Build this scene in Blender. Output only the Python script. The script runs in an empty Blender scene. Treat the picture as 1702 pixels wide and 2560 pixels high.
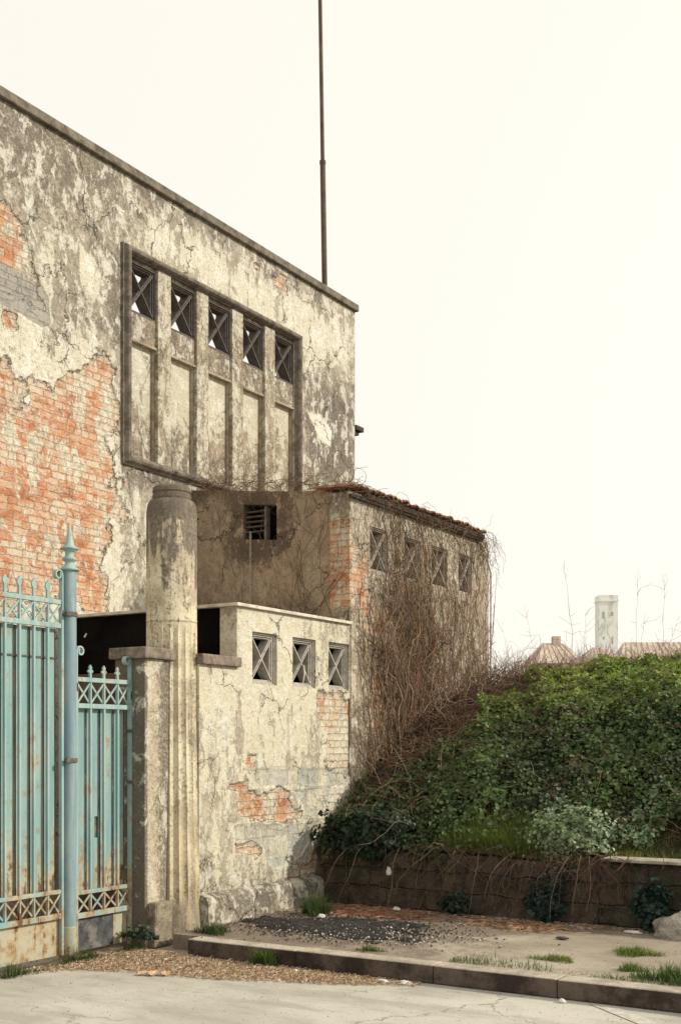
import bpy, math, random
import numpy as np
from mathutils import Vector, noise as mnoise
random.seed(7); rng = np.random.default_rng(7)
S = bpy.context.scene; COL = S.collection; R = math.radians

# ------------------------------------------------------------------ helpers
def tag(o, label=None, cat=None, group=None, kind=None):
    if label: o['label'] = label
    if cat: o['category'] = cat
    if group: o['group'] = group
    if kind: o['kind'] = kind
    return o

def empty(name, loc, label, cat, group=None):
    o = bpy.data.objects.new(name, None); COL.objects.link(o)
    o.location = loc; o.empty_display_size = .2
    return tag(o, label, cat, group)

def mesh_obj(name, verts, faces, mat, parent=None, attrs=None, smooth=False, cols=None):
    me = bpy.data.meshes.new(name)
    V = np.asarray(verts, dtype=np.float64)
    off = np.zeros(3)
    p = parent
    while p is not None:
        off += np.array(p.location); p = p.parent
    V = V - off
    me.from_pydata([tuple(v) for v in V.tolist()], [], [tuple(f) for f in faces])
    if attrs:
        for k, a in attrs.items():
            at = me.attributes.new(k, 'FLOAT', 'POINT'); at.data.foreach_set('value', np.asarray(a, dtype=np.float32))
    if cols is not None:
        at = me.attributes.new('col', 'FLOAT_COLOR', 'POINT')
        c = np.ones((len(V), 4), dtype=np.float32); c[:, :3] = cols
        at.data.foreach_set('color', c.ravel())
    me.materials.append(mat)
    if smooth: me.polygons.foreach_set('use_smooth', [True]*len(me.polygons))
    me.update()
    o = bpy.data.objects.new(name, me); COL.objects.link(o)
    if parent: o.parent = parent
    return o

def recenter(o):
    """put the origin of a single-mesh thing at the middle of its base"""
    me = o.data; n = len(me.vertices); a = np.empty(n*3); me.vertices.foreach_get('co', a); a = a.reshape(-1, 3)
    c = np.array([(a[:, 0].min()+a[:, 0].max())/2, (a[:, 1].min()+a[:, 1].max())/2, a[:, 2].min()])
    me.vertices.foreach_set('co', (a-c).ravel()); me.update(); o.location = c
    return o

class MB:
    def __init__(s): s.v = []; s.f = []
    def box(s, x0, x1, y0, y1, z0, z1, jit=0):
        b = len(s.v)
        for z in (z0, z1):
            for x, y in ((x0, y0), (x1, y0), (x1, y1), (x0, y1)):
                s.v.append((x+random.uniform(-jit, jit), y+random.uniform(-jit, jit), z+random.uniform(-jit, jit)))
        s.f += [(b+3, b+2, b+1, b), (b+4, b+5, b+6, b+7), (b, b+1, b+5, b+4), (b+1, b+2, b+6, b+5), (b+2, b+3, b+7, b+6), (b+3, b, b+4, b+7)]
        return s
    def bar(s, p, q, w, up, h):
        """box beam from p to q; w = width across, up = direction of h"""
        p, q, up = Vector(p), Vector(q), Vector(up).normalized()
        d = (q-p).normalized(); side = d.cross(up).normalized()
        b = len(s.v)
        for c in (p, q):
            for a, e in ((-1, -1), (1, -1), (1, 1), (-1, 1)):
                s.v.append(tuple(c+side*a*w/2+up*e*h/2))
        s.f += [(b, b+1, b+2, b+3), (b+7, b+6, b+5, b+4), (b, b+4, b+5, b+1), (b+1, b+5, b+6, b+2), (b+2, b+6, b+7, b+3), (b+3, b+7, b+4, b)]
        return s
    def lathe(s, cx, cy, prof, n=32, rad=None):
        b = len(s.v)
        for r, z in prof:
            for i in range(n):
                a = 2*math.pi*i/n
                rr = r if rad is None else rad(r, z, a)
                s.v.append((cx+rr*math.cos(a), cy+rr*math.sin(a), z))
        for k in range(len(prof)-1):
            for i in range(n):
                j = (i+1) % n
                s.f.append((b+k*n+i, b+k*n+j, b+(k+1)*n+j, b+(k+1)*n+i))
        s.f.append(tuple(b+(len(prof)-1)*n+i for i in range(n)))
        s.f.append(tuple(b+i for i in reversed(range(n))))
        return s
    def tube(s, pts, r, n=4, taper=1.0):
        b = len(s.v); m = len(pts)
        for k, p in enumerate(pts):
            p = Vector(p)
            d = Vector(pts[min(k+1, m-1)])-Vector(pts[max(k-1, 0)])
            if d.length < 1e-6: d = Vector((0, 0, 1))
            d.normalize()
            a = d.orthogonal().normalized() if k == 0 else (a-d*a.dot(d)).normalized()
            c = d.cross(a)
            rr = r*(1+(taper-1)*k/(m-1))
            for i in range(n):
                t = 2*math.pi*i/n
                s.v.append(tuple(p+a*(rr*math.cos(t))+c*(rr*math.sin(t))))
        for k in range(m-1):
            for i in range(n):
                j = (i+1) % n
                s.f.append((b+k*n+i, b+k*n+j, b+(k+1)*n+j, b+(k+1)*n+i))
        s.f.append(tuple(b+(m-1)*n+i for i in range(n))); s.f.append(tuple(b+i for i in reversed(range(n))))
        return s
    def build(s, name, mat, parent=None, **k): return mesh_obj(name, s.v, s.f, mat, parent, **k)

def bevel(o, w=.006, seg=2):
    m = o.modifiers.new('bevel', 'BEVEL'); m.width = w; m.segments = seg; m.limit_method = 'ANGLE'; m.angle_limit = R(40)
    return o

def sdpoly(P, u, v):
    """signed distance, + inside"""
    P = np.asarray(P, float); u = np.asarray(u, float); v = np.asarray(v, float)
    d = np.full(u.shape, 1e9); ins = np.zeros(u.shape, bool); n = len(P)
    for i in range(n):
        a = P[i]; b = P[(i+1) % n]; e = b-a
        t = np.clip(((u-a[0])*e[0]+(v-a[1])*e[1])/(e@e+1e-12), 0, 1)
        d = np.minimum(d, np.hypot(u-a[0]-t*e[0], v-a[1]-t*e[1]))
        c = ((a[1] > v) != (b[1] > v)) & (u < (b[0]-a[0])*(v-a[1])/(b[1]-a[1]+1e-12)+a[0])
        ins ^= c
    return np.where(ins, d, -d)

def band(polys, u, v, w=.25):
    r = np.full(np.shape(u), -1.)
    for P in polys: r = np.maximum(r, np.clip(sdpoly(P, u, v)/w, -1, 1))
    return r

def lines(a, b, cuts, step):
    pts = sorted(set([a, b]+[c for c in cuts if a < c < b])); out = []
    for p, q in zip(pts, pts[1:]):
        n = max(1, int(round((q-p)/step)))
        out += [p+(q-p)*i/n for i in range(n)]
    return out+[b]

def slab(name, axis, front, back, u0, u1, w0, w1, holes, step, mat, parent, fld=None, top=None, relief=False):
    """vertical wall with real openings. axis 'x': face at x=front, u=y, w=z. axis 'y': face at y=front, u=x"""
    U = lines(u0, u1, [h[0] for h in holes]+[h[1] for h in holes], step)
    W = lines(w0, w1, [h[2] for h in holes]+[h[3] for h in holes], step)
    nu, nw = len(U), len(W)
    solid = np.ones((nu-1, nw-1), bool)
    for i in range(nu-1):
        for j in range(nw-1):
            cu, cw = (U[i]+U[i+1])/2, (W[j]+W[j+1])/2
            if any(h[0] < cu < h[1] and h[2] < cw < h[3] for h in holes): solid[i, j] = False
    verts = []; faces = []
    def co(i, j, d):
        u, w = U[i], W[j]
        if top: w = w0+(w-w0)*(top(u)-w0)/(w1-w0)
        return (d, u, w) if axis == 'x' else (u, d, w)
    for d in (front, back):
        for i in range(nu):
            for j in range(nw): verts.append(co(i, j, d))
    N = nu*nw; F = lambda i, j: i*nw+j; B = lambda i, j: N+i*nw+j
    for i in range(nu-1):
        for j in range(nw-1):
            if not solid[i, j]: continue
            faces.append((F(i, j), F(i+1, j), F(i+1, j+1), F(i, j+1)))
            faces.append((B(i, j+1), B(i+1, j+1), B(i+1, j), B(i, j)))
            if i == 0 or not solid[i-1, j]: faces.append((F(i, j+1), B(i, j+1), B(i, j), F(i, j)))
            if i == nu-2 or not solid[i+1, j]: faces.append((F(i+1, j), B(i+1, j), B(i+1, j+1), F(i+1, j+1)))
            if j == 0 or not solid[i, j-1]: faces.append((F(i, j), B(i, j), B(i+1, j), F(i+1, j)))
            if j == nw-2 or not solid[i, j+1]: faces.append((F(i+1, j+1), B(i+1, j+1), B(i, j+1), F(i, j+1)))
    V = np.array(verts); u = V[:, 1] if axis == 'x' else V[:, 0]; w = V[:, 2]
    A = {'brick': np.full(len(V), -1.), 'dark': np.zeros(len(V)), 'light': np.zeros(len(V)), 'block': np.full(len(V), -1.)}
    if fld: A.update(fld(u, w))
    if relief:      # plaster has really come away: set the exposed brick back behind the plaster skin
        fr = np.arange(len(V)) < N
        nzv = np.array([sum(mnoise.noise(Vector((a*f, b*f, f)))*g for f, g in ((3.2, .55), (7.5, .34), (17, .22))) for a, b in zip(u, w)])
        A['brick'] = A['brick']+nzv*1.25
        t = np.clip(A['brick']/.10, 0, 1)*(A['brick'] > -.99)
        K = np.clip((A['block']+.1)/.2, 0, 1)
        V[:, 0] -= np.where(fr, np.maximum(t*.018, K*.010)+.004*nzv, 0)
    return mesh_obj(name, V, faces, mat, parent, attrs=A)

# ------------------------------------------------------------------ node helper
class NT:
    def __init__(s, name):
        s.m = bpy.data.materials.new(name); s.m.use_nodes = True; s.t = s.m.node_tree; s.t.nodes.clear()
        s.out = s.n('ShaderNodeOutputMaterial'); s.b = s.n('ShaderNodeBsdfPrincipled')
        s.t.links.new(s.b.outputs[0], s.out.inputs[0])
    def n(s, t, **k):
        x = s.t.nodes.new(t)
        for a, v in k.items(): setattr(x, a, v)
        return x
    def put(s, sock, v):
        if hasattr(v, 'links') or isinstance(v, bpy.types.NodeSocket): s.t.links.new(v, sock)
        elif isinstance(v, (tuple, list)) and len(v) == 3 and sock.type == 'RGBA': sock.default_value = (*v, 1)
        else: sock.default_value = v
    def pos(s, axis='z'):
        g = s.n('ShaderNodeNewGeometry').outputs['Position']
        if axis == 'z': return g
        a = s.n('ShaderNodeSeparateXYZ'); s.put(a.inputs[0], g); c = s.n('ShaderNodeCombineXYZ')
        o = {'x': (1, 2, 0), 'y': (0, 2, 1)}[axis]
        for i in range(3): s.put(c.inputs[i], a.outputs[o[i]])
        return c.outputs[0]
    def scale(s, v, k):
        x = s.n('ShaderNodeVectorMath', operation='MULTIPLY'); s.put(x.inputs[0], v); x.inputs[1].default_value = k; return x.outputs[0]
    def addv(s, v, w):
        x = s.n('ShaderNodeVectorMath', operation='ADD'); s.put(x.inputs[0], v); s.put(x.inputs[1], w); return x.outputs[0]
    def noise(s, v, sc, det=6, rough=.6, dist=0, color=False):
        x = s.n('ShaderNodeTexNoise'); s.put(x.inputs['Vector'], v); x.inputs['Scale'].default_value = sc
        x.inputs['Detail'].default_value = det; x.inputs['Roughness'].default_value = rough; x.inputs['Distortion'].default_value = dist
        return x.outputs['Color' if color else 'Fac']
    def math(s, op, a, b=0., c=None):
        x = s.n('ShaderNodeMath', operation=op); s.put(x.inputs[0], a); s.put(x.inputs[1], b)
        if c is not None: s.put(x.inputs[2], c)
        return x.outputs[0]
    def step(s, v, lo, hi, a=0., b=1.):
        x = s.n('ShaderNodeMapRange', interpolation_type='SMOOTHSTEP'); s.put(x.inputs[0], v)
        x.inputs[1].default_value = lo; x.inputs[2].default_value = hi; x.inputs[3].default_value = a; x.inputs[4].default_value = b
        return x.outputs[0]
    def mix(s, f, a, b, mode='MIX'):
        x = s.n('ShaderNodeMix', data_type='RGBA', blend_type=mode); s.put(x.inputs[0], f); s.put(x.inputs[6], a); s.put(x.inputs[7], b)
        return x.outputs[2]
    def ramp(s, f, stops, interp='LINEAR'):
        x = s.n('ShaderNodeValToRGB'); s.put(x.inputs[0], f); r = x.color_ramp; r.interpolation = interp
        while len(r.elements) < len(stops): r.elements.new(.5)
        for e, (p, c) in zip(r.elements, stops): e.position = p; e.color = (*c, 1)
        return x.outputs[0]
    def attr(s, name, color=False):
        x = s.n('ShaderNodeAttribute', attribute_name=name); return x.outputs['Color' if color else 'Fac']
    def sep(s, v, i):
        x = s.n('ShaderNodeSeparateXYZ'); s.put(x.inputs[0], v); return x.outputs[i]
    def bump(s, h, dist=.01, st=1.):
        x = s.n('ShaderNodeBump'); x.inputs['Strength'].default_value = st; x.inputs['Distance'].default_value = dist
        s.put(x.inputs['Height'], h); s.put(s.b.inputs['Normal'], x.outputs[0])
    def fin(s, col, rough=.9, spec=.15, metal=0):
        s.put(s.b.inputs['Base Color'], col); s.put(s.b.inputs['Roughness'], rough)
        s.b.inputs['Specular IOR Level'].default_value = spec; s.b.inputs['Metallic'].default_value = metal
        return s.m

def simple(name, col, var=.35, sc=8, rough=.9, axis='z', spec=.15, bump=.004, dark=None):
    n = NT(name); P = n.pos(axis)
    a = n.noise(P, sc, 8, .65); b = n.noise(P, sc*7, 4, .6)
    c0 = tuple(c*(1-var) for c in col); c1 = tuple(min(1, c*(1+var*.8)) for c in col)
    c = n.mix(n.step(a, .3, .7), c0, c1)
    if dark: c = n.mix(n.step(n.noise(P, sc*.6, 9, .7), .5, .62, 0, .85), c, dark)
    c = n.mix(n.step(b, .35, .7, 0, .35), c, tuple(x*.5 for x in col))
    n.bump(n.math('ADD', a, n.math('MULTIPLY', b, .5)), bump)
    return n.fin(c, rough, spec)

def wall_mat(name, axis, tan=(.38, .335, .25), grey=(.26, .235, .19), cream=(.60, .555, .40), white=(.66, .64, .55),
             darkc=(.085, .072, .06), brick_scale=1., crack=1., lime=.0, blockw=.30, blockh=.2, speck=1., kcols=((.46,.46,.40),(.60,.56,.43),(.42,.45,.43)), dlo=.525, pre=False):
    n = NT(name); P = n.pos(axis)
    big = n.noise(P, .9, 6, .6); mid = n.noise(P, 4.5, 10, .68, .4); fine = n.noise(P, 26, 6, .7); vf = n.noise(P, 90, 3, .7)
    strk = n.noise(n.scale(P, (6, 1.1, 1)), 1.2, 9, .65, .3)
    L = n.attr('light'); D = n.attr('dark')
    base = n.mix(n.step(mid, .35, .66), grey, tan)
    base = n.mix(n.step(n.noise(P, 11, 8, .7), .42, .68, 0, .55), base, tuple(c*1.35 for c in tan))
    # two coats of limewash, broken up with hard edges
    lm = n.math('ADD', n.math('MULTIPLY', strk, .55), n.math('MULTIPLY', n.noise(P, 6.5, 12, .72, .6), .45))
    lm = n.math('ADD', lm, n.math('MULTIPLY', L, .16)); lm = n.math('SUBTRACT', lm, n.math('MULTIPLY', D, .09))
    lmask = n.step(lm, .515-lime, .545-lime)
    c = n.mix(lmask, base, n.mix(n.step(fine, .3, .7), tuple(x*.82 for x in cream), cream))
    lm2 = n.math('ADD', n.noise(P, 3.2, 12, .7, .8), n.math('MULTIPLY', L, .08))
    c = n.mix(n.step(lm2, .60, .63, 0, .8), c, white)
    # lichen and soot, plus shade painted through the dark attribute on the pier
    dk = n.math('ADD', n.math('MULTIPLY', n.noise(n.scale(P, (1.7, 1, 1)), 5.0, 14, .86, .5), .66), n.math('MULTIPLY', fine, .34))
    dk = n.math('ADD', dk, n.math('MULTIPLY', D, .125)); dk = n.math('SUBTRACT', dk, n.math('MULTIPLY', L, .05))
    dmask = n.math('MULTIPLY', n.step(dk, dlo-.01, dlo+.075, 0, .84), n.step(n.noise(P, 34, 7, .85), .40, .54, .45, 1))
    bl = n.math('ADD', n.noise(P, 2.6, 15, .82, .4), n.math('MULTIPLY', D, .05))
    dmask = n.math('MAXIMUM', dmask, n.math('MULTIPLY', n.step(bl, .555, .62), n.step(D, .1, .6, .2, .85)))
    c = n.mix(dmask, c, n.mix(n.step(vf, .35, .65), darkc, tuple(x*2.1 for x in darkc)))
    sp = n.step(n.math('ADD', n.noise(P, 38, 6, .8), n.math('MULTIPLY', D, .06)), .56, .63, 0, .7*speck)
    c = n.mix(sp, c, tuple(x*1.7 for x in darkc))
    fk = n.math('ADD', n.noise(n.scale(P, (1.9, 1.15, 1)), 4.2, 13, .72, .35), n.math('MULTIPLY', L, .03))
    c = n.mix(n.step(fk, .54-lime*.3, .575-lime*.3, 0, .72), c, n.mix(n.step(fine, .35, .6), tuple(x*.86 for x in cream), white))
    c = n.mix(n.step(n.noise(P, 70, 4, .85), .58, .64, 0, .5), c, (.12, .10, .08))
    # cracks
    wp = n.addv(P, n.scale(n.noise(P, 5, 5, .6, 0, True), (.35, .35, .35)))
    vo = n.n('ShaderNodeTexVoronoi', feature='DISTANCE_TO_EDGE'); n.put(vo.inputs['Vector'], wp); vo.inputs['Scale'].default_value = 1.7
    cr = n.math('MULTIPLY', n.step(vo.outputs['Distance'], .004, .011, 1, 0), n.step(n.noise(P, 1.7, 3, .5), .46, .56, 0, crack))
    c = n.mix(n.math('MULTIPLY', cr, .8), c, tuple(x*.8 for x in darkc))
    # brick under the plaster
    B = n.attr('brick')
    edge = n.math('ADD', B, n.math('MULTIPLY', n.math('SUBTRACT', n.noise(P, 22 if pre else 5.5, 6, .62), .5), .7 if pre else 2.9))
    bm = n.step(edge, -.02, .03)
    bp = n.addv(P, n.scale(n.noise(P, 12, 7, .7, 0, True), (.085, .045, 0)))
    def bricks(w, h, mort, freq=3):
        x = n.n('ShaderNodeTexBrick'); n.put(x.inputs['Vector'], bp); x.inputs['Scale'].default_value = 1
        x.inputs['Brick Width'].default_value = w; x.inputs['Row Height'].default_value = h; x.inputs['Mortar Size'].default_value = mort
        x.inputs['Mortar Smooth'].default_value = .6; x.squash = .55; x.squash_frequency = freq; x.offset = .43
        x.inputs['Color1'].default_value = (0, 0, 0, 1); x.inputs['Color2'].default_value = (1, 1, 1, 1); x.inputs['Mortar'].default_value = (.5, .5, .5, 1)
        return x
    br = bricks(.185*brick_scale, .066*brick_scale, .006*brick_scale)
    rnd = n.math('ADD', n.sep(br.outputs['Color'], 0), n.math('MULTIPLY', n.math('SUBTRACT', n.noise(P, 2.2, 6, .6), .5), 1.4))
    bc = n.ramp(rnd, [(0, (.58, .47, .34)), (.2, (.56, .33, .20)), (.45, (.54, .235, .115)), (.62, (.47, .165, .07)), (.8, (.53, .265, .15)), (1, (.36, .13, .065))])
    wash = n.step(n.noise(n.scale(P, (1, 1.7, 1)), 9, 12, .8, .5), .45, .56, 0, .9)
    wash = n.math('MULTIPLY', wash, n.step(n.noise(P, 1.5, 5, .6), .38, .60, .3, 1))
    wash = n.math('MAXIMUM', wash, n.step(n.math('ADD', edge, n.math('MULTIPLY', n.math('SUBTRACT', mid, .5), 1.2)), .05, .55, .88, 0))
    wash = n.math('MAXIMUM', wash, n.step(L, .7, 1., 0, .85))
    bc = n.mix(wash, bc, (.60, .53, .41))
    bc = n.mix(n.step(n.noise(P, 60, 4, .7), .5, .7, 0, .3), bc, (.25, .11, .06))
    bc = n.mix(n.math('MULTIPLY', br.outputs['Fac'], n.step(mid, .4, .6, .5, .95)), bc, n.mix(n.step(fine, .4, .56), (.29, .20, .135), (.60, .52, .40)))
    sm_ = n.step(n.math('ADD', n.noise(n.scale(P, (1.7, .75, 1)), 2.6, 12, .7, .4), n.math('MULTIPLY', L, .02)), .535, .565, 0, .92)
    bc = n.mix(sm_, bc, n.mix(n.step(fine, .38, .6), tan, cream))
    bh = n.math('SUBTRACT', 1., br.outputs['Fac'])
    c = n.mix(bm, c, bc)
    # squared blocks (old infill)
    K = n.attr('block'); ke = n.math('ADD', K, n.math('MULTIPLY', n.math('SUBTRACT', n.noise(P, 4, 6, .6), .5), 1.0)); km = n.step(ke, -.02, .04)
    bk = bricks(blockw, blockh, .006, 2)
    kc = n.ramp(n.sep(bk.outputs['Color'], 0), [(0, kcols[0]), (.5, kcols[1]), (1, kcols[2])])
    kc = n.mix(n.step(mid, .45, .65, 0, .6), kc, (.36, .34, .28)); kc = n.mix(n.math('MULTIPLY', bk.outputs['Fac'], n.step(mid, .4, .6, .3, .9)), kc, (.20, .17, .12)); kc = n.mix(n.step(fine, .5, .62, 0, .5), kc, (.30, .27, .2))
    c = n.mix(km, c, kc)
    # shadowed lip where the plaster has broken off
    lip = n.math('MULTIPLY', n.step(edge, -.13, -.01), n.step(edge, .02, .10, 1, 0))
    c = n.mix(n.math('MULTIPLY', lip, n.step(mid, .45, .58, .0, .75)), c, (.12, .085, .055))
    h = n.math('MULTIPLY', n.math('SUBTRACT', 1., bm), 1.6)
    h = n.math('ADD', h, n.math('MULTIPLY', n.math('MULTIPLY', bh, bm), .55))
    h = n.math('ADD', h, n.math('MULTIPLY', lmask, .12)); h = n.math('SUBTRACT', h, n.math('MULTIPLY', cr, .5))
    h = n.math('ADD', h, n.math('ADD', n.math('MULTIPLY', mid, .9), n.math('ADD', n.math('MULTIPLY', fine, .45), n.math('MULTIPLY', vf, .14))))
    n.bump(h, .03, 1.)
    return n.fin(c, .95, .08)

def col_mat(name, rough=.8, spec=.2, trans=0):
    n = NT(name); c = n.attr('col', True)
    v = n.noise(n.pos(), 30, 3, .6)
    c = n.mix(n.step(v, .3, .7, 0, .35), c, (.05, .045, .03))
    n.fin(c, rough, spec)
    if trans:
        t = n.n('ShaderNodeBsdfTranslucent'); n.put(t.inputs[0], n.mix(1., c, (.9, 1.2, .35), 'MULTIPLY'))
        m = n.n('ShaderNodeMixShader'); m.inputs[0].default_value = trans
        n.t.links.new(n.b.outputs[0], m.inputs[1]); n.t.links.new(t.outputs[0], m.inputs[2]); n.t.links.new(m.outputs[0], n.out.inputs[0])
    return n.m

def paint_mat(name, teal=(.20, .335, .325), rust_lo=.5, amt=1., pale=(.34, .43, .40), axis='x'):
    """flaking oil paint over rusty steel; rust gathers towards the ground and below rails"""
    n = NT(name); P = n.pos(axis); z = n.sep(P, 1)
    st = n.noise(n.scale(P, (11, .9, 1)), 1.3, 8, .65, .2); m = n.noise(P, 9, 8, .7); f = n.noise(P, 55, 4, .65)
    c = n.mix(n.step(st, .35, .7), teal, pale)
    c = n.mix(n.step(m, .5, .75, 0, .5), c, tuple(x*.75 for x in teal))
    low = n.step(z, rust_lo-.05, rust_lo+.35, .1, 0)
    r = n.math('ADD', n.math('ADD', n.math('MULTIPLY', st, .62), n.math('MULTIPLY', m, .38)), low)
    c = n.mix(n.step(r, .565/amt, .63/amt, 0, .75), c, n.mix(n.step(m, .4, .62), (.42, .36, .21), (.30, .17, .07)))
    c = n.mix(n.step(r, .66/amt, .72/amt, 0, .9), c, (.11, .05, .025))
    c = n.mix(n.step(f, .64, .72, 0, .7), c, (.14, .07, .035))
    n.bump(n.math('ADD', n.math('MULTIPLY', m, .5), n.math('MULTIPLY', f, .3)), .003)
    return n.fin(c, .6, .35)

# ------------------------------------------------------------------ materials
M = {}
M['wallA'] = wall_mat('weathered_plaster_hall', 'x', tan=(.42, .375, .285), grey=(.27, .245, .20), cream=(.66, .625, .50), white=(.72, .70, .63), blockw=1.3, blockh=.22, kcols=((.34,.32,.29),(.40,.37,.32),(.30,.29,.27)), lime=.02, dlo=.525, pre=True)
M['wallB'] = wall_mat('cream_plaster_shed', 'x', pre=True, tan=(.46, .41, .315), grey=(.33, .29, .22), cream=(.67, .625, .475), lime=.018, dlo=.53, brick_scale=1.0, crack=.9, speck=.7)
M['wallC'] = wall_mat('creeper_wall_plaster', 'x', tan=(.42, .345, .25), grey=(.29, .235, .175), cream=(.60, .53, .41), lime=.025, dlo=.54)
M['wallD'] = wall_mat('brown_end_wall_plaster', 'y', tan=(.36, .275, .19), grey=(.245, .19, .14), cream=(.44, .35, .245), white=(.42, .35, .26), lime=-.012, darkc=(.07, .052, .04), dlo=.54)
M['brickY'] = wall_mat('pier_brick', 'y', tan=(.36, .30, .22), grey=(.28, .22, .16), brick_scale=1.0)
M['pier'] = wall_mat('pier_plaster', 'x', tan=(.50, .44, .33), grey=(.40, .34, .25), cream=(.58, .52, .38), lime=0.01, crack=.2)
M['coping'] = simple('dark_stone_coping', (.19, .165, .13), .4, 10, dark=(.08, .07, .055), bump=.01)
M['cope2'] = simple('brown_stone_cap', (.24, .195, .155), .4, 14, dark=(.09, .075, .06), bump=.01)
M['mould'] = simple('grey_moulded_concrete', (.20, .172, .14), .45, 14, dark=(.09, .08, .07), bump=.008)
M['surround'] = wall_mat('window_surround_plaster', 'x', tan=(.38, .32, .23), grey=(.25, .21, .15), cream=(.58, .54, .42), crack=.5, lime=.0, dlo=.51)
M['slat'] = simple('dark_slat', (.10, .085, .075), .4, 20)  # even dark base colour for the vent slats
M['lip'] = simple('weathered_lip', (.36, .30, .22), .35, 14, dark=(.17, .14, .11), bump=.006)
M['grilleA'] = simple('dark_concrete_grille', (.125, .11, .10), .3, 18, bump=.005)
M['grilleB'] = simple('pale_concrete_grille', (.42, .39, .34), .3, 16, bump=.005)
M['grilleC'] = simple('brown_concrete_grille', (.44, .39, .33), .35, 16, bump=.005)
M['black'] = simple('interior_black', (.010, .008, .007), .5, 3, .95, spec=.03, bump=.004)  # near-black colour stands in for the unlit shed and vent interiors
M['brown'] = simple('brown_inner_wall', (.13, .095, .07), .4, 4, bump=.01)
M['paint'] = paint_mat('teal_gate_paint', rust_lo=.35)
M['sheet'] = paint_mat('teal_sheet_metal', teal=(.165, .29, .295), rust_lo=.6, amt=1.075, pale=(.29, .385, .36))
M['sheet_low'] = paint_mat('rusty_kick_plate', teal=(.36, .36, .28), rust_lo=-2, amt=1.21, pale=(.46, .40, .28))
M['post'] = paint_mat('blue_post_paint', teal=(.16, .245, .285), rust_lo=.15, amt=.88, pale=(.28, .36, .36))
M['bars'] = paint_mat('pale_bar_paint', teal=(.20, .325, .325), rust_lo=.5, amt=1.03, pale=(.35, .44, .41))
M['slate'] = simple('dark_slate_panel', (.085, .088, .092), .5, 12, .7, dark=(.22, .21, .19))
M['clamp'] = simple('rusty_clamp', (.13, .115, .095), .4, 30, .7)
M['flag'] = simple('rusty_brown_pole', (.12, .085, .06), .3, 3, .7)
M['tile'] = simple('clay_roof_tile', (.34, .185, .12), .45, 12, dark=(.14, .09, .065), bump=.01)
M['tile_far'] = simple('hazed_far_roof_tile', (.56, .46, .38), .35, 1.2, bump=.02)  # aerial haze is mixed into the pale colours of the far materials
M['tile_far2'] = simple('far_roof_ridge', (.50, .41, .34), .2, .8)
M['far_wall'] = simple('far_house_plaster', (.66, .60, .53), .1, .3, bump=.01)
M['far_win'] = simple('far_window_dark', (.36, .33, .32), .1, .3)
M['eave'] = simple('dark_eave_wood', (.07, .055, .045), .4, 20)
M['tin'] = simple('pale_roof_edge', (.60, .55, .46), .3, 9, .8)
M['twig'] = col_mat('dry_stem', .85, .1)
M['leaf'] = col_mat('ivy_leaf', .5, .3, .25)
M['grass'] = col_mat('grass_blade', .6, .3, .3)
M['bits'] = col_mat('ground_litter', .9, .1)
M['litter'] = simple('white_litter', (.72, .70, .66), .15, 40, .7)
M['soil'] = simple('dark_bank_soil', (.045, .037, .026), .5, 5, 1., bump=.03)

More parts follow.
